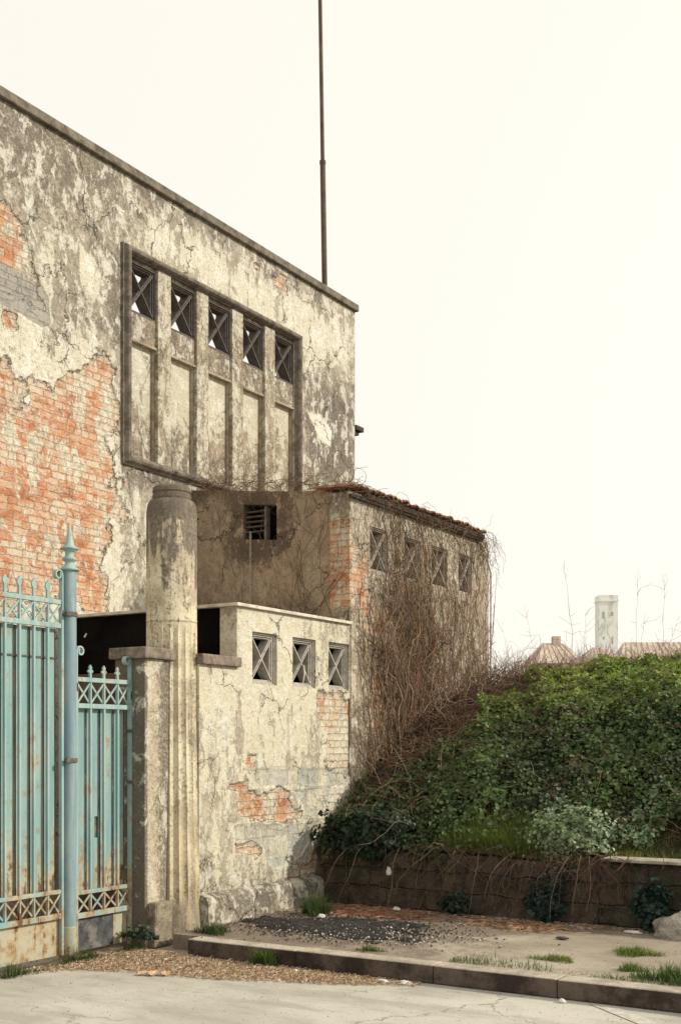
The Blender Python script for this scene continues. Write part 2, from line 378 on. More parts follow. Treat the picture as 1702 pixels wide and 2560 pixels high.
def ground_mat(name, a, b, stain, sc=1., dusty=(.5, .45, .37), dirt=False):
    n = NT(name); P = n.pos()
    l = n.noise(P, .55*sc, 8, .62); m = n.noise(P, 3.2*sc, 9, .7); f = n.noise(P, 70, 5, .75); g = n.noise(n.scale(P, (1, 3, 1)), 14, 6, .7)
    c = n.mix(n.step(l, .38, .62), a, b)
    c = n.mix(n.step(m, .52, .7, 0, .5), c, dusty)
    c = n.mix(n.step(n.noise(P, 1.9, 10, .75), .56, .68, 0, .5), c, stain)
    c = n.mix(n.step(f, .5, .68, 0, .35), c, tuple(x*.45 for x in a))
    vo = n.n('ShaderNodeTexVoronoi'); n.put(vo.inputs['Vector'], P); vo.inputs['Scale'].default_value = 95
    c = n.mix(n.step(vo.outputs['Distance'], .12, .25, .3, 0), c, (.62, .58, .5))
    c = n.mix(n.step(n.noise(P, 7, 6, .8), .66, .74, 0, .5), c, stain)
    if dirt == 'road':      # brown dust drifted in front of gate and kerb
        X = n.sep(P, 0); Y = n.sep(P, 1)
        d = n.math('SUBTRACT', Y, n.math('ADD', 8.20, n.math('MULTIPLY', X, .34))); d = n.math('ADD', d, n.math('MULTIPLY', n.math('SUBTRACT', m, .5), 1.1))
        c = n.mix(n.math('MULTIPLY', n.step(d, -.12, .22, 0, .8), n.step(X, -4.1, -3.5, 1, 0)), c, n.mix(n.step(f, .4, .6), (.26, .19, .12), (.42, .33, .23)))
    if dirt:      # broad worn patches, tyre darkening and hairline cracks
        v2 = n.n('ShaderNodeTexVoronoi', feature='DISTANCE_TO_EDGE'); n.put(v2.inputs['Vector'], n.addv(P, n.scale(n.noise(P, 2.5, 7, .65, 0, True), (.5, .5, .5)))); v2.inputs['Scale'].default_value = .75
        c = n.mix(n.math('MULTIPLY', n.step(v2.outputs['Distance'], .002, .008, .75, 0), n.step(l, .44, .54)), c, tuple(x*.4 for x in a))
        c = n.mix(n.step(n.noise(n.scale(P, (.8, 2.2, 1)), 1.6, 9, .7), .46, .62, 0, .55), c, tuple(x*.72 for x in a))
    if dirt is True:      # damp leaf mould gathers towards the shed and the rubble wall
        X = n.sep(P, 0); Y = n.sep(P, 1)
        d = n.math('ADD', n.step(X, -4.4, -2.7, .62, 0), n.step(Y, 8.3, 9.3, 0, .6)); d = n.math('ADD', d, n.math('MULTIPLY', n.math('SUBTRACT', m, .5), 1.6))
        c = n.mix(n.step(d, .25, .7, 0, .8), c, n.mix(n.step(f, .4, .6), (.115, .085, .065), (.20, .155, .12)))
    n.bump(n.math('ADD', n.math('MULTIPLY', m, 1.), n.math('ADD', n.math('MULTIPLY', f, .5), n.math('MULTIPLY', g, .4))), .006)
    return n.fin(c, .95, .1)
M['road'] = ground_mat('worn_pale_asphalt', (.42, .395, .335), (.53, .505, .435), (.33, .30, .25), dusty=(.60, .565, .48), dirt='road')
M['pave'] = ground_mat('dusty_pavement', (.31, .265, .205), (.42, .375, .30), (.17, .13, .10), dusty=(.48, .43, .34), dirt=True)
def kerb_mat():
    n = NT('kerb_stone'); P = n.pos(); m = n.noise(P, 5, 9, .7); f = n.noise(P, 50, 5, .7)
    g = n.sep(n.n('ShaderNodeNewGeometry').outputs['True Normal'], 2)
    top = n.mix(n.step(m, .38, .62), (.33, .285, .23), (.50, .445, .365)); side = n.mix(n.step(n.noise(P, 2.5, 10, .75), .40, .60), (.045, .035, .028), (.135, .105, .085))  # upright faces coloured darker than the top to stand in for shade
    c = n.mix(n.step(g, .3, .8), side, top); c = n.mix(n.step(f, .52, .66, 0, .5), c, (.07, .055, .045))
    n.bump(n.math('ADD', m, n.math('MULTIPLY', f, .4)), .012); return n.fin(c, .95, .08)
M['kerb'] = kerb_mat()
M['yard'] = simple('yard_leaf_litter', (.30, .17, .085), .5, 10, bump=.02)

def stone_mat():
    n = NT('rubble_retaining_stone'); P = n.pos('y'); m = n.noise(P, 9, 9, .7); f = n.noise(P, 40, 5, .7)
    wp = n.addv(P, n.scale(n.noise(P, 3.5, 6, .65, 0, True), (.20, .13, 0)))
    x = n.n('ShaderNodeTexBrick'); n.put(x.inputs['Vector'], wp); x.inputs['Scale'].default_value = 1; x.squash = .6; x.squash_frequency = 2; x.offset = .38
    for k, v in (('Brick Width', .40), ('Row Height', .175), ('Mortar Size', .016), ('Mortar Smooth', .8)): x.inputs[k].default_value = v
    x.inputs['Color1'].default_value = (0, 0, 0, 1); x.inputs['Color2'].default_value = (1, 1, 1, 1)
    c = n.ramp(n.sep(x.outputs['Color'], 0), [(0, (.05, .042, .036)), (.4, (.12, .088, .062)), (.7, (.085, .072, .06)), (1, (.15, .12, .09))])
    c = n.mix(n.step(m, .42, .62, 0, .75), c, (.045, .034, .025)); c = n.mix(n.step(f, .54, .66, 0, .5), c, (.19, .155, .12))
    c = n.mix(n.math('MULTIPLY', x.outputs['Fac'], n.step(m, .38, .55, .9, .2)), c, (.16, .125, .095))
    c = n.mix(n.step(n.noise(P, 2.2, 8, .7), .52, .62, 0, .6), c, (.035, .042, .022))
    n.bump(n.math('ADD', n.math('SUBTRACT', 1., x.outputs['Fac']), n.math('ADD', n.math('MULTIPLY', m, .9), n.math('MULTIPLY', f, .3))), .035)
    return n.fin(c, .95, .08)
M['stone'] = stone_mat()
M['capstone'] = simple('retaining_cap', (.42, .38, .31), .35, 10, dark=(.2, .18, .13), bump=.01)
M['rock'] = simple('grey_boulder', (.36, .33, .28), .4, 9, dark=(.17, .15, .12), bump=.03)

def column_mat():
    n = NT('stained_column'); P = n.pos('x'); G = n.pos(); z = n.sep(P, 1)
    m = n.noise(G, 5, 10, .7, .5); st = n.noise(n.scale(G, (7, 7, .8)), 1.4, 10, .68, .3); f = n.noise(G, 40, 5, .7)
    c = n.mix(n.step(m, .36, .64), (.42, .36, .26), (.62, .55, .40))
    c = n.mix(n.step(n.noise(G, 2.6, 9, .66), .5, .56, 0, .8), c, (.66, .60, .44))
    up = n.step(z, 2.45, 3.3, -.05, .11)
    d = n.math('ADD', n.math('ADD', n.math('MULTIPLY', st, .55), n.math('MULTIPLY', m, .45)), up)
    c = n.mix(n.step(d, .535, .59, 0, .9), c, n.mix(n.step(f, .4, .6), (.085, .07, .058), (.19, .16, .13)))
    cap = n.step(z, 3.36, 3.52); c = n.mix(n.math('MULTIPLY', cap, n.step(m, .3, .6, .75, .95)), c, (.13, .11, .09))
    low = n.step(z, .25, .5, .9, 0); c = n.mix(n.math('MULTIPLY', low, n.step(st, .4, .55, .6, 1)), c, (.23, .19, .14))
    gr = n.math('ADD', n.math('MULTIPLY', n.noise(n.scale(G, (9, 9, .9)), 1.7, 12, .75, .4), .6), n.math('MULTIPLY', f, .4))
    c = n.mix(n.step(gr, .51, .57, 0, .7), c, n.mix(n.step(m, .4, .6), (.13, .105, .075), (.28, .23, .165)))
    c = n.mix(n.step(n.noise(G, 60, 5, .8), .56, .62, 0, .6), c, (.11, .095, .06))
    yel = n.math('MULTIPLY', n.step(z, .1, 1.3, .8, 0), n.step(n.noise(n.scale(G, (9, 9, .6)), 1.1, 5, .6), .48, .6))
    c = n.mix(yel, c, (.42, .30, .11))
    c = n.mix(n.step(f, .6, .68, 0, .55), c, (.13, .10, .07))
    n.bump(n.math('ADD', m, n.math('MULTIPLY', f, .5)), .01)
    return n.fin(c, .93, .1)
M['column'] = column_mat()
M['bumper'] = simple('mossy_bumper_stone', (.30, .255, .185), .4, 9, dark=(.12, .10, .07), bump=.015)

# ------------------------------------------------------------------ THE HALL (big wall)
XA = -8.04
hall = empty('abandoned_hall', (XA-.15, 9, 0), 'tall derelict hall wall with peeling plaster, exposed orange brick and a row of X grilles', 'building')
HO = [9.05, 9.69, 10.325, 10.96, 11.595]; OW = .43
def fA(u, w):
    br = band([[(7.0, 5.2), (7.6, 4.75), (7.73, 4.97), (8.02, 4.9), (7.98, 5.18), (8.13, 5.05), (8.34, 5.15), (8.69, 5.38), (8.78, 5.25), (8.88, 5.0), (8.86, 4.63), (8.95, 4.4), (8.86, 4.18), (8.97, 3.98), (8.85, 3.66), (8.66, 3.4), (8.78, 3.1), (8.75, 2.85), (8.3, 2.9), (6.2, 2.3), (5.5, 3), (5.5, 5)],
               ], u, w, .32)
    br = np.maximum(br, band([[(7.0, 6.4), (7.42, 6.38), (7.56, 6.3), (7.7, 6.1), (7.78, 5.9), (7.85, 5.78), (7.9, 5.6), (7.0, 5.6)], [(7.35, 5.5), (7.6, 5.45), (7.6, 5.25), (7.4, 5.25)],
                              [(11.2, 7.18), (11.9, 7.15), (11.9, 7.02), (11.2, 7.1)]], u, w, .16)-.1)
    bl = band([[(7.0, 5.85), (7.5, 5.86), (7.85, 5.82), (7.97, 5.72), (7.98, 5.48), (7.88, 5.42), (7.4, 5.48), (7.0, 5.4)]], u, w, .10)
    dk = np.clip(band([[(12.25, 6.1), (12.5, 6.2), (13.5, 6.25), (13.5, 4.2), (12.25, 4.6)]], u, w, .35)*.8+.35, 0, 1)*1.05
    dk = np.maximum(dk, np.clip(band([[(8.68, 6.5), (8.98, 6.5), (8.98, 5.5), (8.8, 5.4), (8.7, 5.9)]], u, w, .2)+.4, 0, 1)*.8)
    dk = np.maximum(dk, np.clip((w-5.9)/1.2, 0, 1)*np.clip((9.6-u)/1.2, 0, 1)*.75)
    dk = np.maximum(dk, np.clip((w-6.95)/.3, 0, 1)*(.45+.55*np.sin(u*9+2*np.sin(u*3.1))))
    dk = np.maximum(dk, ((u > 8.94) & (u < 12.1))*np.clip((4.42-w)/.05, 0, 1)*np.clip((w-4.0)/.3, 0, 1)*.7)
    dk = np.maximum(dk, np.clip(band([[(8.0, 5.9), (8.7, 6.1), (8.8, 5.5), (8.1, 5.4)]], u, w, .3)+.3, 0, 1)*.5)
    dk = np.maximum(dk, np.clip(band([[(7, 4.95), (7.55, 4.9), (7.62, 4.6), (7.3, 4.35), (7, 4.3)]], u, w, .2)+.3, 0, 1)*.55)
    li = np.zeros_like(u)
    li = np.maximum(li, np.clip(band([[(12.3, 5.72), (12.62, 5.75), (12.92, 5.6), (12.86, 5.36), (12.55, 5.4), (12.45, 5.55)]], u, w, .12)+.25, 0, 1)*2.6)
    li = np.maximum(li, np.clip(band([[(8.36, 6.4), (8.62, 6.2), (8.62, 5.98), (8.52, 5.86), (8.38, 6.0)]], u, w, .12)+.3, 0, 1)*1.5)
    li = np.maximum(li, np.clip((9.05-u)/.3, 0, 1)*np.clip((5.6-w)/.5, 0, 1)*.6)
    li = np.maximum(li, np.clip(band([[(9.3, 7.0), (12.2, 7.15), (13.4, 7.0), (13.4, 6.5), (12.3, 6.3), (9.3, 6.7)]], u, w, .3)+.2, 0, 1)*.5)
    dk = np.where(li > 1.2, 0, dk)
    return dict(brick=br, block=bl, dark=dk, light=li)
slab('wall', 'x', XA, XA-.3, 7.0, 13.46, 2.2, 7.285, [(8.99, 12.08, 4.43, 6.53)], .028, M['wallA'], hall, fA, relief=True)
bevel(MB().box(XA-.36, XA+.05, 4.55, 13.49, 7.285, 7.375).build('coping', M['coping'], hall), .012)
slab('wall', 'x', XA, XA-.3, 4.6, 6.999, 0, 7.285, [], .2, M['wallA'], hall, fA)
slab('wall', 'x', XA, XA-.3, 7.0, 13.46, 0, 2.199, [], .2, M['wallA'], hall, fA)
# moulded border
def moulding(y0, y1, z0, z1, w, x, prof):
    """picture-frame moulding with mitred corners. prof: list of (inset 0..w, projection)"""
    mb = MB(); n = len(prof)
    cs = [(y0, z0, 1, 1), (y1, z0, -1, 1), (y1, z1, -1, -1), (y0, z1, 1, -1)]
    for cy, cz, sy, sz in cs:
        for t, p in prof: mb.v.append((x+p, cy+sy*t, cz+sz*t))
    for k in range(4):
        a, b = k*n, ((k+1) % 4)*n
        for i in range(n-1): mb.f.append((a+i, b+i, b+i+1, a+i+1))
    return mb
prof = [(0, -.01), (0, .03), (.015, .035), (.018, .05), (.03, .075), (.05, .085), (.07, .078), (.085, .055), (.088, .03), (.10, .028), (.102, -.02)]
moulding(8.94, 12.13, 4.385, 6.585, .1, XA, prof).build('window_moulding', M['mould'], hall, smooth=False)
# pilasters, rails and recessed blind panels
sm = MB(); ys = []
e0 = 8.99
edges = []
for a in HO: edges.append((a, a+OW))
prev = 8.99
for i, (a, b) in enumerate(edges+[(12.08, 12.08)]):
    s_ = 0 if i in (0, 5) else .012
    if a-prev > .01: sm.box(XA-.22, XA+.006+s_, prev, a, 4.43, 6.53)
    prev = b
o = mesh_obj('pilaster_grid', sm.v, sm.f, M['surround'], hall, attrs=dict(brick=[-1.]*len(sm.v), block=[-1.]*len(sm.v), dark=[.25]*len(sm.v), light=[.35]*len(sm.v))); bevel(o, .006)
sm = MB()
for a, b in edges:
    for z0_, z1_, x_ in ((5.68, 5.945, .012), (6.462, 6.53, .012), (4.43, 4.50, .03)):
        sm = MB().box(XA-.218, XA-x_, a, b, z0_, z1_)
        mesh_obj('rail', sm.v, sm.f, M['surround'], hall, attrs=dict(brick=[-1.]*8, block=[-1.]*8, dark=[.55]*8, light=[.2]*8))
for k, (a, b) in enumerate(edges):
    st = .1
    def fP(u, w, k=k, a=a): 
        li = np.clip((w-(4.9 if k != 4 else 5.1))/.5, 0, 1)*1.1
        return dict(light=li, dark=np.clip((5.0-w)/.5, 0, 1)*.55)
    slab('blind_panel', 'x', XA-.062, XA-.215, a+.001, b-.001, 4.50, 5.68, [], .1, M['surround'], hall, fP)
    lip = MB(); lip.box(XA-.061, XA+.004, a, b, 5.655, 5.679).box(XA-.061, XA-.03, b-.022, b-.001, 4.5, 5.655)
    lip.build('panel_edge', M['lip'], hall)

def grille(y0, y1, z0, z1, xf, dep, mat, parent, fr=.035, bw=.035, steps=3, broken=False, jit=0.0):
    """square opening: stepped frame and a deep X of concrete blades"""
    g = MB()
    for i in range(steps):
        a = fr*i/steps; b = fr*(i+1)/steps; d0 = xf-.012-i*dep*.16
        g.box(d0-(dep if i == steps-1 else dep*.3), d0, y0+a, y0+b, z0+a, z1-a)
        g.box(d0-(dep if i == steps-1 else dep*.3), d0, y1-b, y1-a, z0+a, z1-a)
        g.box(d0-(dep if i == steps-1 else dep*.3), d0, y0+b, y1-b, z1-b, z1-a)
        g.box(d0-(dep if i == steps-1 else dep*.3), d0, y0+b, y1-b, z0+a, z0+b)
    f = g.build('window_grille', mat, parent)
    y0, y1, z0, z1 = y0+fr, y1-fr, z0+fr, z1-fr
    xb = xf-.03
    X = MB(); e = .004
    X.bar((xb-dep*.5, y0, z0+e), (xb-dep*.5, y1, z1-e), bw, (1, 0, 0), dep)
    X.bar((xb-dep*.5-.003, y0, z1-e), (xb-dep*.5-.003, y1, z0+e), bw, (1, 0, 0), dep-.01)
    # thin proud fillet along each blade
    X.bar((xb+.004, y0, z0+e), (xb+.004, y1, z1-e), bw*.35, (1, 0, 0), .012)
    X.bar((xb+.003, y0, z1-e), (xb+.003, y1, z0+e), bw*.35, (1, 0, 0), .012)
    X.build('cross_blade', mat, f)
    return f
for k, (a, b) in enumerate(edges): grille(a+.001, b-.001, 5.946, 6.461, XA+.0, .11, M['grilleA'], hall, .042, .036)
# stub of tiled eave sticking out past the far corner of the hall
MB().box(XA-.5, XA+.02, 13.47, 13.66, 5.74, 5.80).box(XA-.5, XA-.02, 13.47, 13.60, 5.69, 5.739).build('eave_stub', M['eave'], hall)

# ------------------------------------------------------------------ ANNEX (creeper wall, brown end wall, brick pier)
XC = -6.05
annex = empty('annex', (-7, 11.6, 0), 'lean-to annex with clay tile roof and four X grilles smothered in brown creeper', 'building')
def fC(u, w):
    br = band([[(10.0, 3.6), (10.38, 3.5), (10.38, 3.3), (10.58, 3.08), (10.9, 3.03), (11.2, 2.7), (11.7, 2.6), (11.6, 1.8), (10.9, 1.2), (10.45, 1.7), (10.45, 2.6), (10.25, 2.95), (10.0, 3.1)]], u, w, .25)
    return dict(brick=br, dark=np.clip((2.6-w)/1.2, 0, 1)*.5, light=np.clip((w-3.8)/.2, 0, 1)*.5)
WC = [(10.41, 10.80), (11.14, 11.54), (11.77, 12.19), (12.45, 12.84)]
slab('wall', 'x', XC, XC-.22, 10.06, 13.30, 0, 4.06, [(a, b, 3.345, 3.82) for a, b in WC], .07, M['wallC'], annex, fC)
for a, b in WC: grille(a+.001, b-.001, 3.346, 3.819, XC+.012, .10, M['grilleC'], annex, .04, .036)
def fD(u, w):
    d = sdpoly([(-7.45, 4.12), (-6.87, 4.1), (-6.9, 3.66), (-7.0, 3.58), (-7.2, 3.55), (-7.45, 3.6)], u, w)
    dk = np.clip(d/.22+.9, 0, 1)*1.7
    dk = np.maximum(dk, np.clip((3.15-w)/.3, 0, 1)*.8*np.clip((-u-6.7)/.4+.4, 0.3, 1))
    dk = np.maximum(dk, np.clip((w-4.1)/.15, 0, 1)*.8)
    li = np.clip(sdpoly([(-7.6, 4.0), (-7.42, 4.1), (-7.4, 3.6), (-7.2, 3.5), (-7.3, 3.4), (-7.55, 3.5)], u, w)/.1+.5, 0, 1)*.9
    li = np.where(dk > .8, 0, li)
    return dict(dark=dk, light=li)
slab('end_wall', 'y', 10.06, 10.26, -8.035, -6.282, 0, 4.2, [(-7.36, -6.94, 3.70, 4.06)], .07, M['wallD'], annex, fD, top=lambda u: 4.08+(-6.04-u)*.12)
# brick pier at the corner: bricks broken clean of plaster, real ragged top
pb = MB(); pb.box(-6.281, -6.035, 10.045, 10.059, 2.4, 2.95)
slab('brick_pier', 'y', 10.035, 10.26, -6.281, -6.052, 0, 4.09, [], .05, M['brickY'], annex,
     lambda u, w: dict(brick=np.clip(np.minimum((3.84-w)/.08, (w-2.93)/.08), -1, 1)*1.8, dark=np.clip((w-3.8)/.1, 0, 1)*.5+np.clip((2.95-w)/.1, 0, 1)*.8))
# vent in the end wall
vent = MB().box(-7.36, -6.94, 10.19, 10.22, 3.70, 4.06).build('vent', M['black'], annex)
for k in range(5):
    z = 3.80+.052*k
    MB().box(-7.352, -7.1 + .02*(k % 2), 10.085, 10.15, z, z+.014).build('vent_slat', M['slat'], vent)
MB().box(-7.11, -7.085, 10.08, 10.15, 3.701, 4.059).build('vent_jamb', M['mould'], vent)
# far end wall and roof
slab('far_wall', 'y', 13.301, 13.45, -8.035, -6.27, 0, 4.2, [], .5, M['wallD'], annex, top=lambda u: 4.08+(-6.04-u)*.12)
rf = MB()
def roofz(x): return 4.095+(-5.86-x)*.085
rf.v += [(-5.985, 10.27, roofz(-5.9)), (-8.03, 10.27, roofz(-8.03)), (-8.03, 13.05, roofz(-8.03)), (-5.985, 13.05, roofz(-5.9)),
         (-5.985, 10.27, roofz(-5.9)-.05), (-8.03, 10.27, roofz(-8.03)-.05), (-8.03, 13.05, roofz(-8.03)-.05), (-5.985, 13.05, roofz(-5.9)-.05)]
rf.f += [(0, 3, 2, 1), (4, 5, 6, 7), (0, 1, 5, 4), (1, 2, 6, 5), (2, 3, 7, 6), (3, 0, 4, 7)]
roof = rf.build('roof', M['eave'], annex)
tl = MB(); y = 10.0; i = 0
while y < 13.0:
    for k in range(1 if y < 10.3 else 5):          # courses of barrel tiles up the slope
        x1 = -5.965-k*.44+random.uniform(-.03, .02); x0 = x1-.46; dz = random.uniform(-.008, .012)
        b = len(tl.v)
        for xx, lift in ((x1, .022), (x0, .0)):
            for q in range(6):
                t = math.pi*q/5
                tl.v.append((xx, y+.052*math.cos(t), roofz(xx)+lift+dz+.030*math.sin(t)))
            for q in range(6):
                t = math.pi*(5-q)/5
                tl.v.append((xx, y+.043*math.cos(t), roofz(xx)+lift+dz+.020*math.sin(t)-.004))
        for q in range(12):
            tl.f.append((b+q, b+(q+1) % 12, b+12+(q+1) % 12, b+12+q))
        for q in range(5): tl.f.append((b+q, b+q+1, b+10-q, b+11-q))
    y += .115; i += 1
tl.build('roof_tiles', M['tile'], roof)
MB().box(-6.045, -6.0, 10.0, 13.04, 4.022, 4.052).build('gutter_board', M['eave'], roof)

# ------------------------------------------------------------------ LOW SHED with three grilles
shed = empty('low_shed', (-6.9, 9.1, 0), 'low cream shed wall with three pale X grilles beside the fluted column', 'shed')
XB = -6.05
WB = [(8.40, 8.775), (9.025, 9.415), (9.64, 10.02)]
def fB(u, w):
    br = band([[(8.22, 1.2), (8.37, 1.2), (8.45, 1.19), (9.02, 1.18), (9.06, 1.16), (8.97, 1.11), (9.0, 1.0), (9.21, .97), (9.18, .93), (8.88, .88), (8.41, .91), (8.2, .98)]], u, w, .10)
    br = np.maximum(br, band([[(9.50, 2.06), (10.2, 2.06), (10.2, 1.36), (9.55, 1.38), (9.6, 1.7), (9.55, 1.75)], [(9.05, .52), (9.5, .58), (9.5, .3), (8.98, .3)]], u, w, .22))
    br = np.maximum(br, band([[(8.05, 1.27), (8.34, 1.26), (8.34, 1.2), (8.07, 1.2)], [(8.35, 1.48), (8.45, 1.48), (8.45, 1.36), (8.35, 1.36)], [(8.14, .75), (8.44, .74), (8.56, .66), (8.45, .59), (8.16, .68)]], u, w, .06)*1.0)
    bl = band([[(8.35, 1.38), (10.0, 1.36), (10.0, 1.2), (8.37, 1.22)], [(8.14, .90), (9.35, .86), (9.3, .69), (9.16, .56), (8.84, .49), (8.62, .52), (8.58, .71), (8.16, .76)], [(9.05, 1.17), (9.7, 1.2), (9.5, .9), (9.2, .87), (9.22, 1.0)]], u, w, .10)
    li = np.clip(.3+(w-1.6)*.4, .15, .6)*np.clip((9.8-u)/.6, .2, 1)
    dk = np.clip((.75-w)/.35, 0, 1)*.45+.03+np.clip((8.4-u)/.4, 0, 1)*np.clip((w-1.6)/.5, 0, 1)*.2
    li = np.maximum(li, np.clip((u-9.45)/.1, 0, 1)*np.clip((1.85-w)/.12, 0, 1)*np.clip((w-.8)/.2, 0, 1)*1.1); return dict(brick=br, block=bl, light=li, dark=dk)
slab('wall', 'x', XB, XB-.18, 8.175, 10.034, 0, 2.77, [(a, b, 2.12, 2.575) for a, b in WB], .024, M['wallB'], shed, fB, relief=True)
for a, b in WB: grille(a+.001, b-.001, 2.121, 2.574, XB-.012, .09, M['grilleB'], shed, .045, .032)
MB().tube([(XB-.02, 9.235, 2.33), (XB-.015, 9.245, 2.25), (XB-.02, 9.225, 2.16)], .012, 5, .4).build('torn_strip', M['tin'], shed)
bevel(MB().box(-7.95, XB+.035, 8.14, 10.034, 2.772, 2.80).build('roof', M['tin'], shed), .004)
MB().box(-7.93, XB-.185, 8.20, 8.23, 2.26, 2.77).build('interior_dark_panel', M['black'], shed)  # near-black sheet across the shed front, painting the darkness inside
MB().bar((-7.825, 8.197, 2.59), (-7.795, 8.197, 2.625), .016, (0, 1, 0), .003).build('light_chip', M['litter'], shed)  # white chip painted in for a spot of daylight through a hole
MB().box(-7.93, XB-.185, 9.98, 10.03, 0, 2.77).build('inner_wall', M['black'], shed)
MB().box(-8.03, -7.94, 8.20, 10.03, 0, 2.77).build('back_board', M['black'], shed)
def plinth():
    n = 60; mb = MB()
    for i in range(n+1):
        y = 7.66+(10.03-7.66)*i/n; w_ = .006*math.sin(y*9)+.006*math.sin(y*23)
        for x, z in ((XB+.001, .0), (XB+.10, .0), (XB+.095+w_, .30+w_), (XB+.075+w_, .348+w_*.7), (XB+.001, .372)): mb.v.append((x, y, z))
    for i in range(n):
        for k in range(4): mb.f.append((i*5+k, (i+1)*5+k, (i+1)*5+k+1, i*5+k+1))
    mb.f += [(0, 1, 2, 3, 4)[::-1], tuple(n*5+k for k in range(5))]
    m = len(mb.v)
    return mesh_obj('plinth', mb.v, mb.f, M['wallB'], shed, attrs=dict(brick=[-1.]*m, block=[-1.]*m, dark=[.75]*m, light=[.1]*m))
plinth()
# boundary wall between column and shed, and its return towards the hall
bw = empty('boundary_wall', (-6.15, 7.9, 0), 'waist to head high cream wall with brown stone cap between column and shed', 'wall')
def fW(u, w): 
    d = fB(u, w); d['dark'] = np.clip((w-1.7)/.5, 0, 1)*.3; d['light'] = np.clip(2.1-w, .1, .7); return d
slab('wall', 'x', XB, XB-.18, 7.66, 8.174, 0, 2.25, [], .024, M['wallB'], bw, fB, relief=True)
bevel(MB().box(XB-.21, XB+.045, 7.66, 8.19, 2.25, 2.335).build('coping', M['cope2'], bw), .01)
MB().box(-8.03, XB-.19, 8.10, 8.19, 0, 2.24).build('return_wall', M['brown'], bw)

# ------------------------------------------------------------------ GATE PIER and COLUMN
pier = empty('gate_pier', (-6.3, 7.27, 0), 'square rendered gate pier with brown stone cap, left of the fluted column', 'pillar')
V = []
def fpier(u, w): return dict(dark=(u < 7.13)*2.6+np.clip((u-7.24)/.1, 0, 1)*1.1+np.clip((w-2.1)/.15, 0, 1)*.5, light=np.zeros_like(u))  # front face darkened in colour to stand in for its shade
slab('shaft', 'x', -6.155, -6.46, 7.115, 7.43, 0, 2.265, [], .04, M['pier'], pier, fpier)
bevel(MB().box(-6.50, -6.115, 7.078, 7.46, 2.267, 2.357).build('cap', M['cope2'], pier), .012)
bevel(MB().box(-6.153, -6.075, 7.14, 7.36, 0, .355, .006).build('bumper_stone', M['bumper'], pier), .02)
cx, cy = -6.27, 7.58
colm = empty('fluted_column', (cx, cy, 0), 'tall stained concrete column, fluted below and smooth above, with dark rounded top', 'column')
NF = 20
def fl(r, z, a):
    t = (a*NF/(2*math.pi)) % 1
    k = min(1, max(0, (z-.28)/.06))*(1 if z < 2.58 else 0)
    return r*(1-.085*k*math.sin(math.pi*t)**.8)
def rad(z): return .206+.05*max(0, (2.6-z)/2.6)**1.6
pr = [(rad(0)+.01, 0), (rad(.25)+.004, .25), (rad(.28), .28)]+[(rad(.28+2.3*i/24), .28+2.3*i/24) for i in range(1, 25)]
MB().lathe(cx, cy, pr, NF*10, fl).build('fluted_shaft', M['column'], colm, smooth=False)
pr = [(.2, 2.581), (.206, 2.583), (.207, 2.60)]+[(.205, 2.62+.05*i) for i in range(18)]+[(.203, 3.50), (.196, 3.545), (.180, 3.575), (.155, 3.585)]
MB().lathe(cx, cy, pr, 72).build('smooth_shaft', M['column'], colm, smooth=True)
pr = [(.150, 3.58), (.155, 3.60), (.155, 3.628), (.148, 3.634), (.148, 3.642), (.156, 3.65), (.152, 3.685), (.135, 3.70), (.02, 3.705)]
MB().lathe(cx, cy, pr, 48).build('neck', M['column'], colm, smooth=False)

# ------------------------------------------------------------------ GATES
XG = -6.30
def spear(mb, y, z0, z1, fleur):
    mb.box(XG-.009, XG+.009, y-.009, y+.009, z0, z1-.07)
    b = len(mb.v)
    if fleur:
        pts = [(0, z1), (.016, z1-.022), (.010, z1-.035), (.026, z1-.045), (.026, z1-.058), (.010, z1-.062), (.012, z1-.085)]
    else:
        pts = [(0, z1), (.02, z1-.03), (.022, z1-.05), (.010, z1-.066), (.01, z1-.075)]
    out = [(y+a, z) for a, z in pts]+[(y-a, z) for a, z in reversed(pts[1:])]
    n = len(out)
    for x in (XG-.007, XG+.007):
        for a, z in out: mb.v.append((x, a, z))
    mb.f += [tuple(range(b+n, b+2*n)), tuple(reversed(range(b, b+n)))]
    for i in range(n): mb.f.append((b+i, b+(i+1) % n, b+n+(i+1) % n, b+n+i))
def scroll(parent, y, zt, s, mat):
    """flat iron curling over at the head of a stile; s = direction of the curl"""
    pts = []
    for k in range(26):
        t = k/25*math.pi*2.35; r = .038*(1-.55*k/25)
        pts.append((y+s*(.038)-s*r*math.cos(t), zt-.04+r*math.sin(t)))
    pts = [(y, zt-.34), (y, zt-.2)]+pts
    mb = MB(); w = .018
    for k in range(len(pts)):
        p = Vector((0, *pts[k])); d = (Vector((0, *pts[min(k+1, len(pts)-1)]))-Vector((0, *pts[max(k-1, 0)]))).normalized(); nn = Vector((0, -d.z, d.y))*.006
        for x, e in ((-w, -1), (w, -1), (w, 1), (-w, 1)): mb.v.append((XG+x, p.y+nn.y*e, p.z+nn.z*e))
    for k in range(len(pts)-1):
        for i in range(4): mb.f.append((k*4+i, k*4+(i+1) % 4, k*4+4+(i+1) % 4, k*4+4+i))
    mb.build('scroll', mat, parent)
def lattice(mb, ys, z0, z1):
    for a, b in zip(ys, ys[1:]):
        mb.bar((XG+.004, a, z0), (XG+.004, b, z1), .014, (1, 0, 0), .008)
        mb.bar((XG-.006, a, z1), (XG-.006, b, z0), .014, (1, 0, 0), .008)
